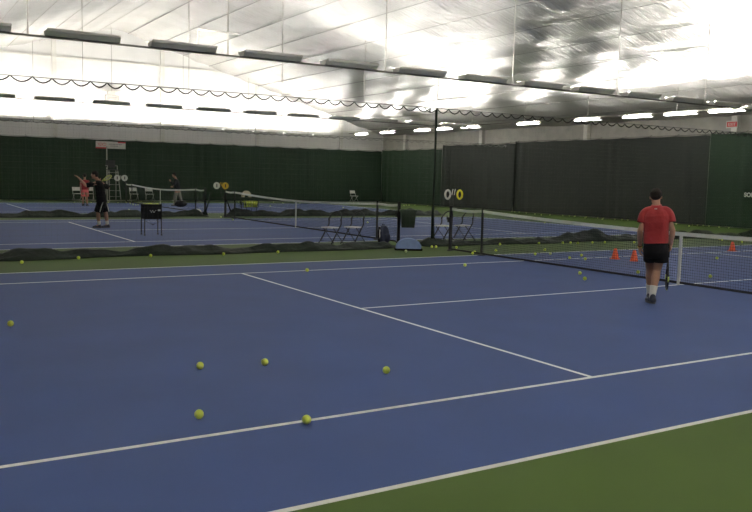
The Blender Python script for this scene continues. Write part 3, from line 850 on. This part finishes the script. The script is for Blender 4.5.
t = thing('banner', 'white banner with red corners hung at the top of the far green curtain', 'banner', (-.38, 38.6, 3.19), 0)
obj('board', box(BM(), (0, 0, 0), (1.66, .02, .40)), M['sign_white'], t)
obj('red_corner', (lambda bm: (box(bm, (-.55, -.013, -.165), (.56, .008, .07)), box(bm, (.61, -.013, .165), (.44, .008, .07)), bm)[-1])(BM()), M['sign_red'], t)
bm = BM()
for cx in (-.58, -.36):
    tube(bm, [(cx+.10*math.cos(2*PI*k/16), -.016, .03+.07*math.sin(2*PI*k/16)) for k in range(16)], .012, 5, closed=True)
tube(bm, [(-.74, -.016, .08), (-.56, -.016, -.02)], .012, 5)
obj('emblem', bm, M['sign_red'], t)
bm = BM()
for z, x0, x1 in ((.05, -.10, .62), (-.05, -.02, .42)):
    x = x0
    while x < x1:
        w = rnd.uniform(.05, .11); box(bm, (x+w/2, -.013, z), (w, .006, .045)); x += w+.025
obj('print', bm, M['grey_print'], t)
t = thing('wall_plate', 'pale grey framed plate with faint lines, high on the white gable wall', 'plate', (-.22, 38.95, 5.80), 0)
obj('board', box(BM(), (0, 0, 0), (.72, .04, .44)), M['liner_grey'], t)
obj('frame', (lambda bm: (box(bm, (0, -.02, .24), (.80, .05, .04)), box(bm, (0, -.02, -.24), (.80, .05, .04)), box(bm, (-.38, -.02, 0), (.04, .05, .48)), box(bm, (.38, -.02, 0), (.04, .05, .48)), bm)[-1])(BM()), M['grey_print'], t)
bm = BM()
for z in (.11, .02, -.07): box(bm, (0, -.023, z), (.56, .008, .035))
obj('print', bm, M['grey_print'], t)
obj('mount', box(BM(), (-.02, .02, .36), (.45, .12, .20)), M['liner_grey'], t)
obj('arm', box(BM(), (0, .12, .36), (.06, .16, .06)), M['grey_print'], t)
t = thing('exit_sign', 'red exit sign on a white plate above the end wall curtain at the right', 'sign', (18.03, 11.85, 4.22), -PI/2)
obj('plate', box(BM(), (0, 0, 0), (.56, .03, .30)), M['sign_white'], t)
obj('red_face', box(BM(), (0, -.02, .0), (.46, .02, .20)), M['sign_red'], t)
text_mesh('EXIT', .17, M['sign_white'], 'lettering', t, (0, -.032, -.06), (PI/2, 0, 0), 'CENTER')
obj('bracket', box(BM(), (0, .03, .0), (.1, .06, .1)), M['grey_print'], t)

# ------------------------------------------------------------------ people
def remesh(bm, name, m, parent, vox, smooth=2):
    me = bpy.data.meshes.new(name); bmesh.ops.recalc_face_normals(bm, faces=bm.faces); bm.to_mesh(me); bm.free()
    o = bpy.data.objects.new(name, me); COL.objects.link(o)
    r = o.modifiers.new('r', 'REMESH'); r.mode = 'VOXEL'; r.voxel_size = vox; r.use_smooth_shade = True
    s = o.modifiers.new('s', 'SMOOTH'); s.factor = .5; s.iterations = smooth
    bpy.context.view_layer.update()
    me2 = bpy.data.meshes.new_from_object(o.evaluated_get(bpy.context.evaluated_depsgraph_get()))
    bpy.data.objects.remove(o, do_unlink=True)
    me2.materials.clear(); me2.materials.append(m)
    for p in me2.polygons: p.use_smooth = True
    return link(name, me2, parent)
def V(*a): return Vector(a)
def limb(bm, pts, rs, seg=14):
    """tapered chain with rounded joints, densified"""
    P, R_ = [], []
    for i in range(len(pts)-1):
        for k in range(4):
            u = k/4; P.append(Vector(pts[i]).lerp(Vector(pts[i+1]), u)); R_.append(rs[i]*(1-u)+rs[i+1]*u)
    P.append(Vector(pts[-1])); R_.append(rs[-1])
    for i in range(len(pts)): ball(bm, pts[i], rs[i], 2)
    tube(bm, P, R_, seg)
def loft(bm, rows, face, seg=24, power=.85):
    """rows: (centre, half width across, half depth); across axis is square to face"""
    f = Vector((math.cos(face), math.sin(face), 0)); a = Vector((f.y, -f.x, 0)); rings = []
    for c, w, d in rows:
        c = Vector(c); ring = []
        for k in range(seg):
            t_ = 2*PI*k/seg; cs, sn = math.cos(t_), math.sin(t_)
            ring.append(bm.verts.new(c + a*w*math.copysign(abs(cs)**power, cs) + f*d*math.copysign(abs(sn)**power, sn)))
        rings.append(ring)
    for x, y in zip(rings, rings[1:]):
        for k in range(seg): bm.faces.new((x[k], x[(k+1) % seg], y[(k+1) % seg], y[k]))
    bm.faces.new(rings[0][::-1]); bm.faces.new(rings[-1])
def flat_tube(bm, pts, rs, seg=16): tube(bm, pts, list(rs), seg)
def hand(bm, wrist, dirn, palm_n, side, curl, s=1.0):
    """palm + four unequal bent fingers + thumb; dirn = along the hand, palm_n = way the palm faces, side = towards the thumb"""
    d = Vector(dirn).normalized(); n = Vector(palm_n); n = (n-d*n.dot(d)).normalized(); sd = Vector(side); sd = (sd-d*sd.dot(d)-n*sd.dot(n)).normalized()
    w = Vector(wrist)
    rot = Matrix((sd, n, d)).transposed()
    ball(bm, w+d*.052*s, .05*s, 3, (.80, .34, 1.0), rot)
    limb(bm, [w-d*.01*s, w+d*.03*s], [.024*s, .024*s], 10)
    for k, (ln, off) in enumerate(((.066, .030), (.075, .011), (.070, -.009), (.054, -.028))):
        p = w+d*(.085-.004*abs(k-1))*s+sd*off*s; q = d.copy(); P = [w+d*.06*s+sd*off*s, p]
        for j, fr in enumerate((.45, .32, .23)):
            q = (q*math.cos(curl*(.7+.35*j))+n*math.sin(curl*(.7+.35*j))).normalized()
            if q.dot(d) < -.95: q = -d
            p = p+q*ln*fr*s; P.append(p)
            d2 = q
        limb(bm, P, [.0095*s, .0095*s, .009*s, .008*s, .007*s], 8)
    p0 = w+d*.025*s+sd*.022*s
    p1 = p0+(sd*.75+d*.6+n*.3).normalized()*.038*s; p2 = p1+(d*.8+n*.55+sd*.1).normalized()*.032*s; p3 = p2+(d*.75+n*.6-sd*.25).normalized()*.024*s
    limb(bm, [p0, p1, p2, p3], [.014*s, .012*s, .0105*s, .008*s], 8)
def head(bm, c, face, pitch, s=1.0):
    """skull, jaw, nose, ears; returns frame (forward, left, up)"""
    f = Vector((math.cos(face)*math.cos(pitch), math.sin(face)*math.cos(pitch), math.sin(pitch)))
    l = Vector((-math.sin(face), math.cos(face), 0)); u = f.cross(l).normalized()
    c = Vector(c); rot = Matrix((f, l, u)).transposed()
    ball(bm, c+u*.025*s-f*.008*s, .10*s, 3, (.98, .78, .93), rot)
    ball(bm, c-u*.045*s+f*.022*s, .075*s, 3, (.92, .80, 1.0), rot)
    ball(bm, c-u*.092*s+f*.062*s, .027*s, 2, (1, 1.2, .8), rot)
    ball(bm, c-u*.012*s+f*.100*s, .015*s, 2, (1.2, .85, 1.5), rot); ball(bm, c+u*.012*s+f*.090*s, .011*s, 2, (1, .8, 2), rot)
    ball(bm, c+u*.036*s+f*.078*s, .02*s, 2, (.8, 2.4, .6), rot)
    for sy in (-1, 1): ball(bm, c+l*sy*.080*s-f*.008*s-u*.005*s, .024*s, 2, (.75, .35, 1.25), rot)
    return f, l, u
def face_parts(body, c, fr, s=1.0):
    f, l, u = fr; c = Vector(c)
    for sy in (-1, 1):
        bm = BM(); ball(bm, c+u*.016*s+f*.084*s+l*sy*.031*s, .0115*s, 2); e = obj('eye', bm, M['eye'], body, True)
        bm = BM(); ball(bm, c+u*.016*s+f*.0935*s+l*sy*.031*s, .0042*s, 2); obj('pupil', bm, M['digit'], e, True)
    bm = BM(); rot = Matrix((f, l, u)).transposed(); ball(bm, c-u*.052*s+f*.091*s, .012*s, 2, (.55, 2.0, .6), rot); obj('mouth', bm, M['lip'], body, True)
def hair_cap(parent, c, fr, vox, s=1.0, low=.06, m='hair', name='hair'):
    f, l, u = fr; c = Vector(c); rot = Matrix((f, l, u)).transposed(); bm = BM()
    ball(bm, c+u*.038*s-f*.018*s, .103*s, 3, (.98, .84, .90), rot)
    ball(bm, c-f*.050*s+u*(.02-low*.35)*s, .072*s, 3, (.75, 1.02, 1.0), rot)
    for k in range(26):
        a = rnd.uniform(0, 2*PI); b = rnd.uniform(-.1, 1)
        p = c+u*.038*s-f*.018*s + (f*math.cos(a)*math.cos(b)*.098+l*math.sin(a)*math.cos(b)*.084+u*math.sin(b)*.088)*s
        if (p-c).dot(f) > .07*s: continue
        ball(bm, p, .013*s, 1)
    # keep the face clear
    return remesh(bm, name, M[m], parent, vox, 2)
def shoe(parent, ankle, dirn, s=1.0, lift=0.0, pitch=0.0):
    d = Vector((dirn[0], dirn[1], 0)).normalized(); sd = Vector((-d.y, d.x, 0)); up = Vector((0, 0, 1))
    if pitch: rotm = Matrix.Rotation(pitch, 3, sd); d = rotm @ d; up = rotm @ up
    a = Vector((ankle[0], ankle[1], lift)); rot = Matrix((d, sd, up)).transposed(); bm = BM()
    ball(bm, a+d*(-.03)*s+up*.05*s, .045*s, 3, (1.15, .85, 1.05), rot)
    ball(bm, a+d*.06*s+up*.050*s, .05*s, 3, (1.7, .86, .85), rot)
    ball(bm, a+d*.125*s+up*.042*s, .046*s, 3, (1.45, .98, .70), rot)
    limb(bm, [a+up*.06*s-d*.012*s, a+up*.105*s-d*.012*s], [.044*s, .040*s], 12)
    o = remesh(bm, 'shoe', M['shoe'], parent, .010*s+.001, 2)
    bm = BM(); P = []
    for k in range(20):
        t_ = 2*PI*k/20; x = .060+.135*math.cos(t_); w = (.043+.006*math.cos(t_))*math.sin(t_); P.append((x, w))
    A = [bm.verts.new(a+d*x*s+sd*w*s+up*.002) for x, w in P]; B = [bm.verts.new(a+d*x*s+sd*w*s+up*.026*s) for x, w in P]
    bm.faces.new(A[::-1]); bm.faces.new(B)
    for i in range(20): bm.faces.new((A[i], A[(i+1) % 20], B[(i+1) % 20], B[i]))
    obj('sole', bm, M['sole'], o)
    return o
def racket(label, grip, tip, normal, mf, ms, bands):
    """tennis racket from grip end to tip; normal of the string bed"""
    g, e = Vector(grip), Vector(tip); d = (e-g).normalized(); n = Vector(normal); n = (n-d*n.dot(d)).normalized(); s = d.cross(n)
    L = (e-g).length
    t = thing('tennis_racket', label, 'racket', g)
    z = V(0, 0, 0)
    obj('grip', tube(BM(), [z, d*L*.28], .016, 8), M['black_cloth'], t)
    bm = BM(); hc = d*L*.755; a, b = L*.245, .125
    P = [hc+d*a*math.cos(2*PI*k/32)+s*b*math.sin(2*PI*k/32) for k in range(32)]
    tube(bm, P, .0105, 8, closed=True)
    for sg in (-1, 1): tube(bm, [d*L*.28, d*L*.40+s*sg*.03, hc-d*a*.72+s*sg*b*.70], .0095, 8)
    tube(bm, [hc-d*a*.80+s*(-.07), hc-d*a*.98, hc-d*a*.80+s*.07], .009, 8)
    obj('frame', bm, mf, t, True)
    bm = BM()
    for k in range(-7, 8):
        x = b*k/8; h = a*math.sqrt(max(0, 1-(x/b)**2)); tube(bm, [hc+s*x-d*h, hc+s*x+d*h], .0016, 4)
    for k in range(-9, 10):
        y = a*k/10; w = b*math.sqrt(max(0, 1-(y/a)**2)); tube(bm, [hc+d*y-s*w, hc+d*y+s*w], .0016, 4)
    obj('strings', bm, ms, t)
    for lo, hi in bands:
        bm = BM()
        for sg in (-1, 1):
            Q = [hc+d*a*math.cos(2*PI*k/64)+s*sg*b*math.sin(2*PI*k/64) for k in range(lo, hi)]
            tube(bm, Q, .0120, 8)
        o = obj('paint_band', bm, M['lime'], t, True); o['label'] = 'lime yellow band'
    return t

# --- player in red, seen from behind
Rz = lambda a: Matrix.Rotation(a, 3, 'Z')
VA = math.atan2(-1.27+9.1627, -2.2+11.8075)      # bearing from the photographer to the player
def person_root(label, loc, bearing):
    """local x = right as seen by the photographer, local y = away"""
    return thing('person', label, 'person', (loc[0], loc[1], 0), bearing-PI/2)
F = PI/2
t = person_root('person in red shirt and black shorts seen from behind, walking with a racket held down', (-2.2, -1.27), VA)
t.rotation_euler.y = -.057
bm = BM()
hc_ = (.058, .075, 1.535)
loft(bm, [((.055, 0, .80), .150, .105), ((.055, 0, .90), .155, .105), ((.06, 0, 1.0), .140, .095), ((.063, -.005, 1.15), .155, .10), ((.066, 0, 1.28), .170, .10), ((.067, .01, 1.36), .150, .085), ((.066, .02, 1.41), .075, .065)], F)
limb(bm, [(.066, .015, 1.36), (.064, .035, 1.44), (.060, .055, 1.50)], [.066, .056, .056])
fr = head(bm, hc_, F, -.55, 1.0)
LS, LE, LW = V(-.095, .01, 1.325), V(-.160, -.03, 1.06), V(-.165, .045, .83)
RS, RE, RW = V(.228, .01, 1.325), V(.285, -.03, 1.06), V(.262, .045, .855)
limb(bm, [(.01, .01, 1.32), LS+V(.02, 0, -.03), LE, LE.lerp(LW, .3), LW], [.05, .046, .040, .041, .026])
limb(bm, [(.12, .01, 1.32), RS+V(-.02, 0, -.03), RE, RE.lerp(RW, .3), RW], [.05, .046, .040, .041, .026])
hand(bm, LW, (-.02, .10, -1), (1, -.1, 0), (.1, 1, .1), .42)
hand(bm, RW, (-.10, .08, -1), (-1, 0, .05), (0, 1, .1), 1.15)
RHIP, RKN, RAN = V(.125, 0, .84), V(.068, .05, .475), V(.005, -.045, .105)
LHIP, LKN, LAN = V(-.015, 0, .84), V(-.03, .18, .48), V(-.035, .33, .10)
limb(bm, [RHIP, RHIP.lerp(RKN, .5), RKN, RKN.lerp(RAN, .28), RKN.lerp(RAN, .7), RAN], [.095, .082, .056, .062, .042, .037])
limb(bm, [LHIP, LHIP.lerp(LKN, .5), LKN, LKN.lerp(LAN, .28), LKN.lerp(LAN, .7), LAN], [.095, .080, .055, .060, .042, .037])
limb(bm, [RAN, RAN+V(.0, .09, -.055)], [.037, .035]); limb(bm, [LAN, LAN+V(0, .09, -.05)], [.037, .035])
body = remesh(bm, 'body', M['skin'], t, .0062, 3)
face_parts(body, hc_, fr)
hair_cap(t, hc_, fr, .008, 1.0, .05)
bm = BM()
loft(bm, [((.058, 0, .875), .182, .132), ((.058, 0, .95), .178, .128), ((.06, 0, 1.05), .176, .124), ((.064, -.005, 1.18), .188, .124), ((.067, 0, 1.27), .186, .122), ((.067, .01, 1.335), .160, .105), ((.066, .015, 1.385), .112, .085), ((.066, .022, 1.425), .070, .070)], F)
for Sj, Ej, cx in ((LS, LE, 0), (RS, RE, .13)):
    e = Sj.lerp(Ej, .56); o = V(1 if Sj.x > .1 else -1, 0, 0)
    a_, b_, c_ = V(cx+(.0 if cx else .01), .012, 1.335), Sj+o*.022+V(0, 0, .062), e+o*.008
    Q = [a_*(1-q/10)**2+b_*2*(q/10)*(1-q/10)+c_*(q/10)**2 for q in range(11)]
    flat_tube(bm, Q, [.072-.010*min(1, q/4)+.006*max(0, (q-5)/5) for q in range(11)])
sh = remesh(bm, 'shirt', M['red'], t, .0085, 3)
obj('collar', tube(BM(), [(.066+.064*math.cos(2*PI*k/20), .026+.062*math.sin(2*PI*k/20), 1.428+.012*math.sin(2*PI*k/20)) for k in range(20)], .009, 6, closed=True), M['red'], sh, True)
bm = BM()
for k in range(3): box(bm, (.045+.013*k, -.098+.001*k, 1.378), (.009, .008, .016))
obj('white_mark', bm, M['white_plastic'], sh)
bm = BM()
loft(bm, [((.052, 0.01, .66), .172, .118), ((.056, 0, .74), .174, .130), ((.056, 0, .84), .172, .128), ((.056, 0, .905), .168, .118)], F)
flat_tube(bm, [(.13, .0, .80), (.122, .01, .70), (.118, .022, .600)], [.108, .106, .112]); flat_tube(bm, [(-.018, .0, .80), (-.022, .035, .70), (-.024, .065, .615)], [.104, .098, .098])
remesh(bm, 'shorts', M['black_cloth'], t, .009, 2)
for AN, KN in ((RAN, RKN), (LAN, LKN)):
    bm = BM(); up = AN.lerp(KN, .40); flat_tube(bm, [AN+V(0, .01, -.03), AN, AN.lerp(up, .5), up], [.044, .045, .049, .056]); remesh(bm, 'sock', M['white_cloth'], t, .007, 1)
shoe(t, RAN, (-.45, 1), 1.06); shoe(t, LAN, (-.05, 1), 1.0)
obj('wristband', tube(BM(), [LW+V(0, -.008, .035), LW+V(0, -.002, .0)], .033, 14), M['black_cloth'], t, True)
obj('wristband', tube(BM(), [LW+V(0, -.001, .0), LW+V(0, .001, -.012)], .032, 14), M['yellow'], t, True)
def tow(root, p):
    return root.rotation_euler.to_matrix() @ Vector(p) + Vector(root.location)
g0 = tow(t, RW+V(-.022, .018, -.005)); g1 = tow(t, (.200, .095, .185))
racket('black and lime racket hanging from the right hand of the player in red', g0, g1, Rz(t.rotation_euler.z) @ V(1, .12, 0), M['black_metal'], M['digit'], [(14, 20), (3, 5)])

# --- man in black on the middle court, facing left in mid swing
VB = math.atan2(16.15+9.1627, -5.97+11.8075)
t = person_root('person in black shirt and shorts with raised left arm, playing on the middle court', (-5.97, 16.15), VB)
FB = PI*.93
bm = BM(); hb = (-.255, .0, 1.60)
loft(bm, [((-.07, 0, .80), .15, .11), ((-.075, 0, .92), .15, .105), ((-.09, 0, 1.08), .15, .10), ((-.115, 0, 1.25), .17, .105), ((-.14, 0, 1.38), .15, .085), ((-.16, 0, 1.44), .07, .06)], FB)
limb(bm, [(-.155, 0, 1.40), (-.195, 0, 1.48), (-.24, 0, 1.55)], [.068, .058, .056])
fb = head(bm, hb, FB, -.05)
LS, LE, LW = V(-.17, -.16, 1.37), V(-.50, -.20, 1.28), V(-.70, -.16, 1.50)
RS, RE, RW = V(-.10, .17, 1.36), V(.14, .34, 1.22), V(-.06, .42, 1.38)
limb(bm, [(-.14, -.05, 1.37), LS, LE, LE.lerp(LW, .3), LW], [.06, .058, .042, .042, .027])
limb(bm, [(-.13, .05, 1.37), RS, RE, RE.lerp(RW, .3), RW], [.06, .058, .042, .042, .027])
hand(bm, LW, (-.7, .05, .6), (-.3, -.2, -.7), (0, -1, .2), .25); hand(bm, RW, (-.5, .1, .6), (.5, 0, .5), (0, -1, .3), 1.1)
A = [(V(-.07, -.09, .84), V(-.17, -.05, .46), V(-.145, -.04, .10)), (V(-.03, .09, .84), V(.05, .10, .46), V(.10, .06, .10))]
for h, k, a in A:
    limb(bm, [h, h.lerp(k, .5), k, k.lerp(a, .28), k.lerp(a, .7), a], [.066, .064, .055, .063, .043, .038])
    limb(bm, [a, a+V(-.09, .01, -.055)], [.037, .035])
body = remesh(bm, 'body', M['skin'], t, .0085, 2); face_parts(body, hb, fb); hair_cap(t, hb, fb, .010)
bm = BM()
loft(bm, [((-.068, 0, .78), .190, .150), ((-.075, 0, .92), .182, .138), ((-.09, 0, 1.08), .182, .132), ((-.115, 0, 1.25), .192, .130), ((-.14, 0, 1.36), .175, .108), ((-.155, 0, 1.41), .110, .085), ((-.165, 0, 1.44), .068, .066)], FB)
for Sj, Ej in ((LS, LE), (RS, RE)): limb(bm, [V(-.13, Sj.y*.3, 1.35), Sj], [.085, .074]); flat_tube(bm, [Sj, Sj.lerp(Ej, .5), Sj.lerp(Ej, .96)], [.074, .074, .074])
remesh(bm, 'shirt', M['black_cloth'], t, .010, 2)
bm = BM(); loft(bm, [((-.06, 0, .60), .185, .125), ((-.06, 0, .70), .190, .14), ((-.068, 0, .80), .178, .14), ((-.07, 0, .92), .165, .125)], FB)
for h, k, a in A: flat_tube(bm, [h+V(0, 0, -.02), h.lerp(k, .5), h.lerp(k, .92)], [.118, .120, .128])
so = remesh(bm, 'shorts', M['black_cloth'], t, .010, 2)
h, k, a = A[0]; 
bm = BM(); tube(bm, [h+V(.045, -.108, -.05), h.lerp(k, .5)+V(.045, -.115, 0), h.lerp(k, .92)+V(.045, -.120, 0)], .013, 6); obj('side_stripe', bm, M['white_cloth'], so)
h, k, a = A[1]
bm = BM(); tube(bm, [h+V(.095, -.075, -.05), h.lerp(k, .5)+V(.098, -.078, 0), h.lerp(k, .9)+V(.100, -.082, 0)], .013, 6); obj('side_stripe', bm, M['white_cloth'], so)
for h, k, a in A:
    bm = BM(); flat_tube(bm, [a+V(-.01, 0, -.03), a, a.lerp(k, .32)], [.044, .046, .054]); remesh(bm, 'sock', M['white_cloth'], t, .009, 1)
    shoe(t, a, (-1, .15) if h.y < 0 else (-.9, -.2), 1.0)
racket('lime racket held behind the head of the person in black', tow(t, RW+V(-.14, -.02, -.04)), tow(t, RW+V(.29, -.10, .20)), Rz(t.rotation_euler.z) @ V(-.35, -.45, .85), M['lime'], M['string'], [])

# --- child in pink shorts and person in grey trousers on the far court
VC = math.atan2(31.9+9.1627, -3.23+11.8075)
t = person_root('child in red top and pink shorts standing on the far court, beyond the raised arm', (-3.23, 31.9), VC)
bm = BM(); hb = (.0, .02, 1.46); FC = PI*.5
loft(bm, [((0, 0, .72), .13, .10), ((0, 0, .84), .125, .09), ((0, 0, 1.0), .13, .085), ((0, 0, 1.15), .15, .09), ((0, 0, 1.24), .13, .07), ((0, 0, 1.28), .06, .055)], FC)
limb(bm, [(0, 0, 1.25), (0, .01, 1.38)], [.055, .048]); fb = head(bm, hb, FC, -.1, .95)
for sx in (-1, 1):
    s_, e_, w_ = V(sx*.155, 0, 1.20), V(sx*.20, -.03, .96), V(sx*.16, .08, .76)
    limb(bm, [(sx*.08, 0, 1.20), s_, e_, w_], [.05, .048, .036, .024]); hand(bm, w_, (0, .1, -1), (-sx, 0, 0), (0, 1, 0), .4, .9)
    h, k, a = V(sx*.075, 0, .74), V(sx*.085, .03 if sx < 0 else -.03, .42), V(sx*.10, .10*-sx, .09)
    limb(bm, [h, k, k.lerp(a, .3), a], [.08, .05, .053, .034]); limb(bm, [a, a+V(.0, .08, -.05)], [.034, .03])
    sh_ = shoe(t, a, (.4, 1), .95)
body = remesh(bm, 'body', M['skin'], t, .010, 2); face_parts(body, hb, fb, .95); hair_cap(t, hb, fb, .012, .95)
bm = BM(); loft(bm, [((0, 0, .80), .158, .125), ((0, 0, .95), .155, .115), ((0, 0, 1.14), .17, .112), ((0, 0, 1.22), .15, .09), ((0, 0, 1.28), .062, .060)], FC)
for sx in (-1, 1): limb(bm, [(sx*.08, 0, 1.20), (sx*.155, 0, 1.20)], [.066, .060]); flat_tube(bm, [(sx*.155, 0, 1.20), (sx*.183, -.015, 1.06)], [.060, .066])
remesh(bm, 'shirt', M['red'], t, .012, 2)
bm = BM(); loft(bm, [((0, 0, .66), .15, .12), ((0, 0, .84), .148, .112)], FC)
for sx in (-1, 1): flat_tube(bm, [(sx*.078, 0, .74), (sx*.083, 0, .46)], [.095, .10])
remesh(bm, 'shorts', M['pink'], t, .012, 2)

VD = math.atan2(32.1+9.1627, 1.45+11.8075)
t = person_root('person in dark jacket and grey trousers standing behind the farthest net', (1.45, 32.1), VD)
FD = PI*.90
bm = BM(); hb = (-.20, .0, 1.60)
loft(bm, [((-.02, 0, .85), .15, .11), ((-.04, 0, 1.0), .15, .105), ((-.07, 0, 1.2), .17, .105), ((-.10, 0, 1.36), .15, .085), ((-.12, 0, 1.42), .07, .06)], FD)
limb(bm, [(-.11, 0, 1.40), (-.18, 0, 1.54)], [.062, .056]); fb = head(bm, hb, FD, -.15)
arms = [(V(-.10, -.17, 1.35), V(-.20, -.22, 1.08), V(-.38, -.10, 1.26), (-.4, .3, .8)), (V(-.08, .17, 1.35), V(-.06, .26, 1.07), V(-.26, .20, .98), (-1, -.2, 0))]
for s_, e_, w_, dd in arms:
    limb(bm, [(-.09, s_.y*.3, 1.36), s_, e_, w_], [.06, .056, .042, .027]); hand(bm, w_, dd, (0, 1 if s_.y < 0 else -1, 0), (-.3, 0, 1), .6)
LG = [(V(-.05, -.09, .86), V(-.14, -.08, .47), V(-.16, -.06, .10)), (V(.0, .09, .86), V(.10, .09, .47), V(.19, .08, .10))]
for h, k, a in LG:
    limb(bm, [h, k, a], [.095, .058, .04]); limb(bm, [a, a+V(-.09, 0, -.05)], [.037, .033]); shoe(t, a, (-1, .1), 1.0)
body = remesh(bm, 'body', M['skin'], t, .010, 2); face_parts(body, hb, fb); hair_cap(t, hb, fb, .012)
bm = BM(); loft(bm, [((-.02, 0, .80), .185, .150), ((-.04, 0, 1.0), .18, .14), ((-.07, 0, 1.2), .195, .135), ((-.10, 0, 1.35), .175, .105), ((-.12, 0, 1.42), .075, .075)], FD)
for s_, e_, w_, dd in arms: flat_tube(bm, [V(-.09, s_.y*.3, 1.355), s_, s_.lerp(e_, .6), e_, e_.lerp(w_, .25), e_.lerp(w_, .92)], [.08, .076, .066, .060, .056, .046])
remesh(bm, 'jacket', M['dark_cloth'], t, .012, 2)
bm = BM(); loft(bm, [((-.02, 0, .78), .17, .135), ((-.02, 0, .92), .165, .125)], FD)
for h, k, a in LG: flat_tube(bm, [h, h.lerp(k, .5), k, k.lerp(a, .6), a+V(0, 0, -.03)], [.112, .10, .085, .078, .074])
remesh(bm, 'trousers', M['grey_cloth'], t, .012, 2)

# ------------------------------------------------------------------ camera
yaw, pitch, roll = .5512, -.0970, .0237
f = Vector((math.sin(yaw)*math.cos(pitch), math.cos(yaw)*math.cos(pitch), math.sin(pitch)))
r = Vector((math.cos(yaw), -math.sin(yaw), 0)); u = r.cross(f)
r2 = r*math.cos(roll)+u*math.sin(roll); u2 = -r*math.sin(roll)+u*math.cos(roll)
cd = bpy.data.cameras.new('camera'); cam = bpy.data.objects.new('camera', cd); COL.objects.link(cam)
cd.sensor_width = 36; cd.lens = 811.63*36/752; cd.clip_start = .05; cd.clip_end = 200
mw = Matrix((r2, u2, -f)).transposed().to_4x4(); mw.translation = Vector((-11.8075, -9.1627, 1.7375))
cam.matrix_world = mw
S.camera = cam
# dim ambient so that nothing outside the closed hall matters
w = bpy.data.worlds.new('world'); S.world = w; w.use_nodes = True
w.node_tree.nodes['Background'].inputs['Color'].default_value = (.05, .05, .05, 1)
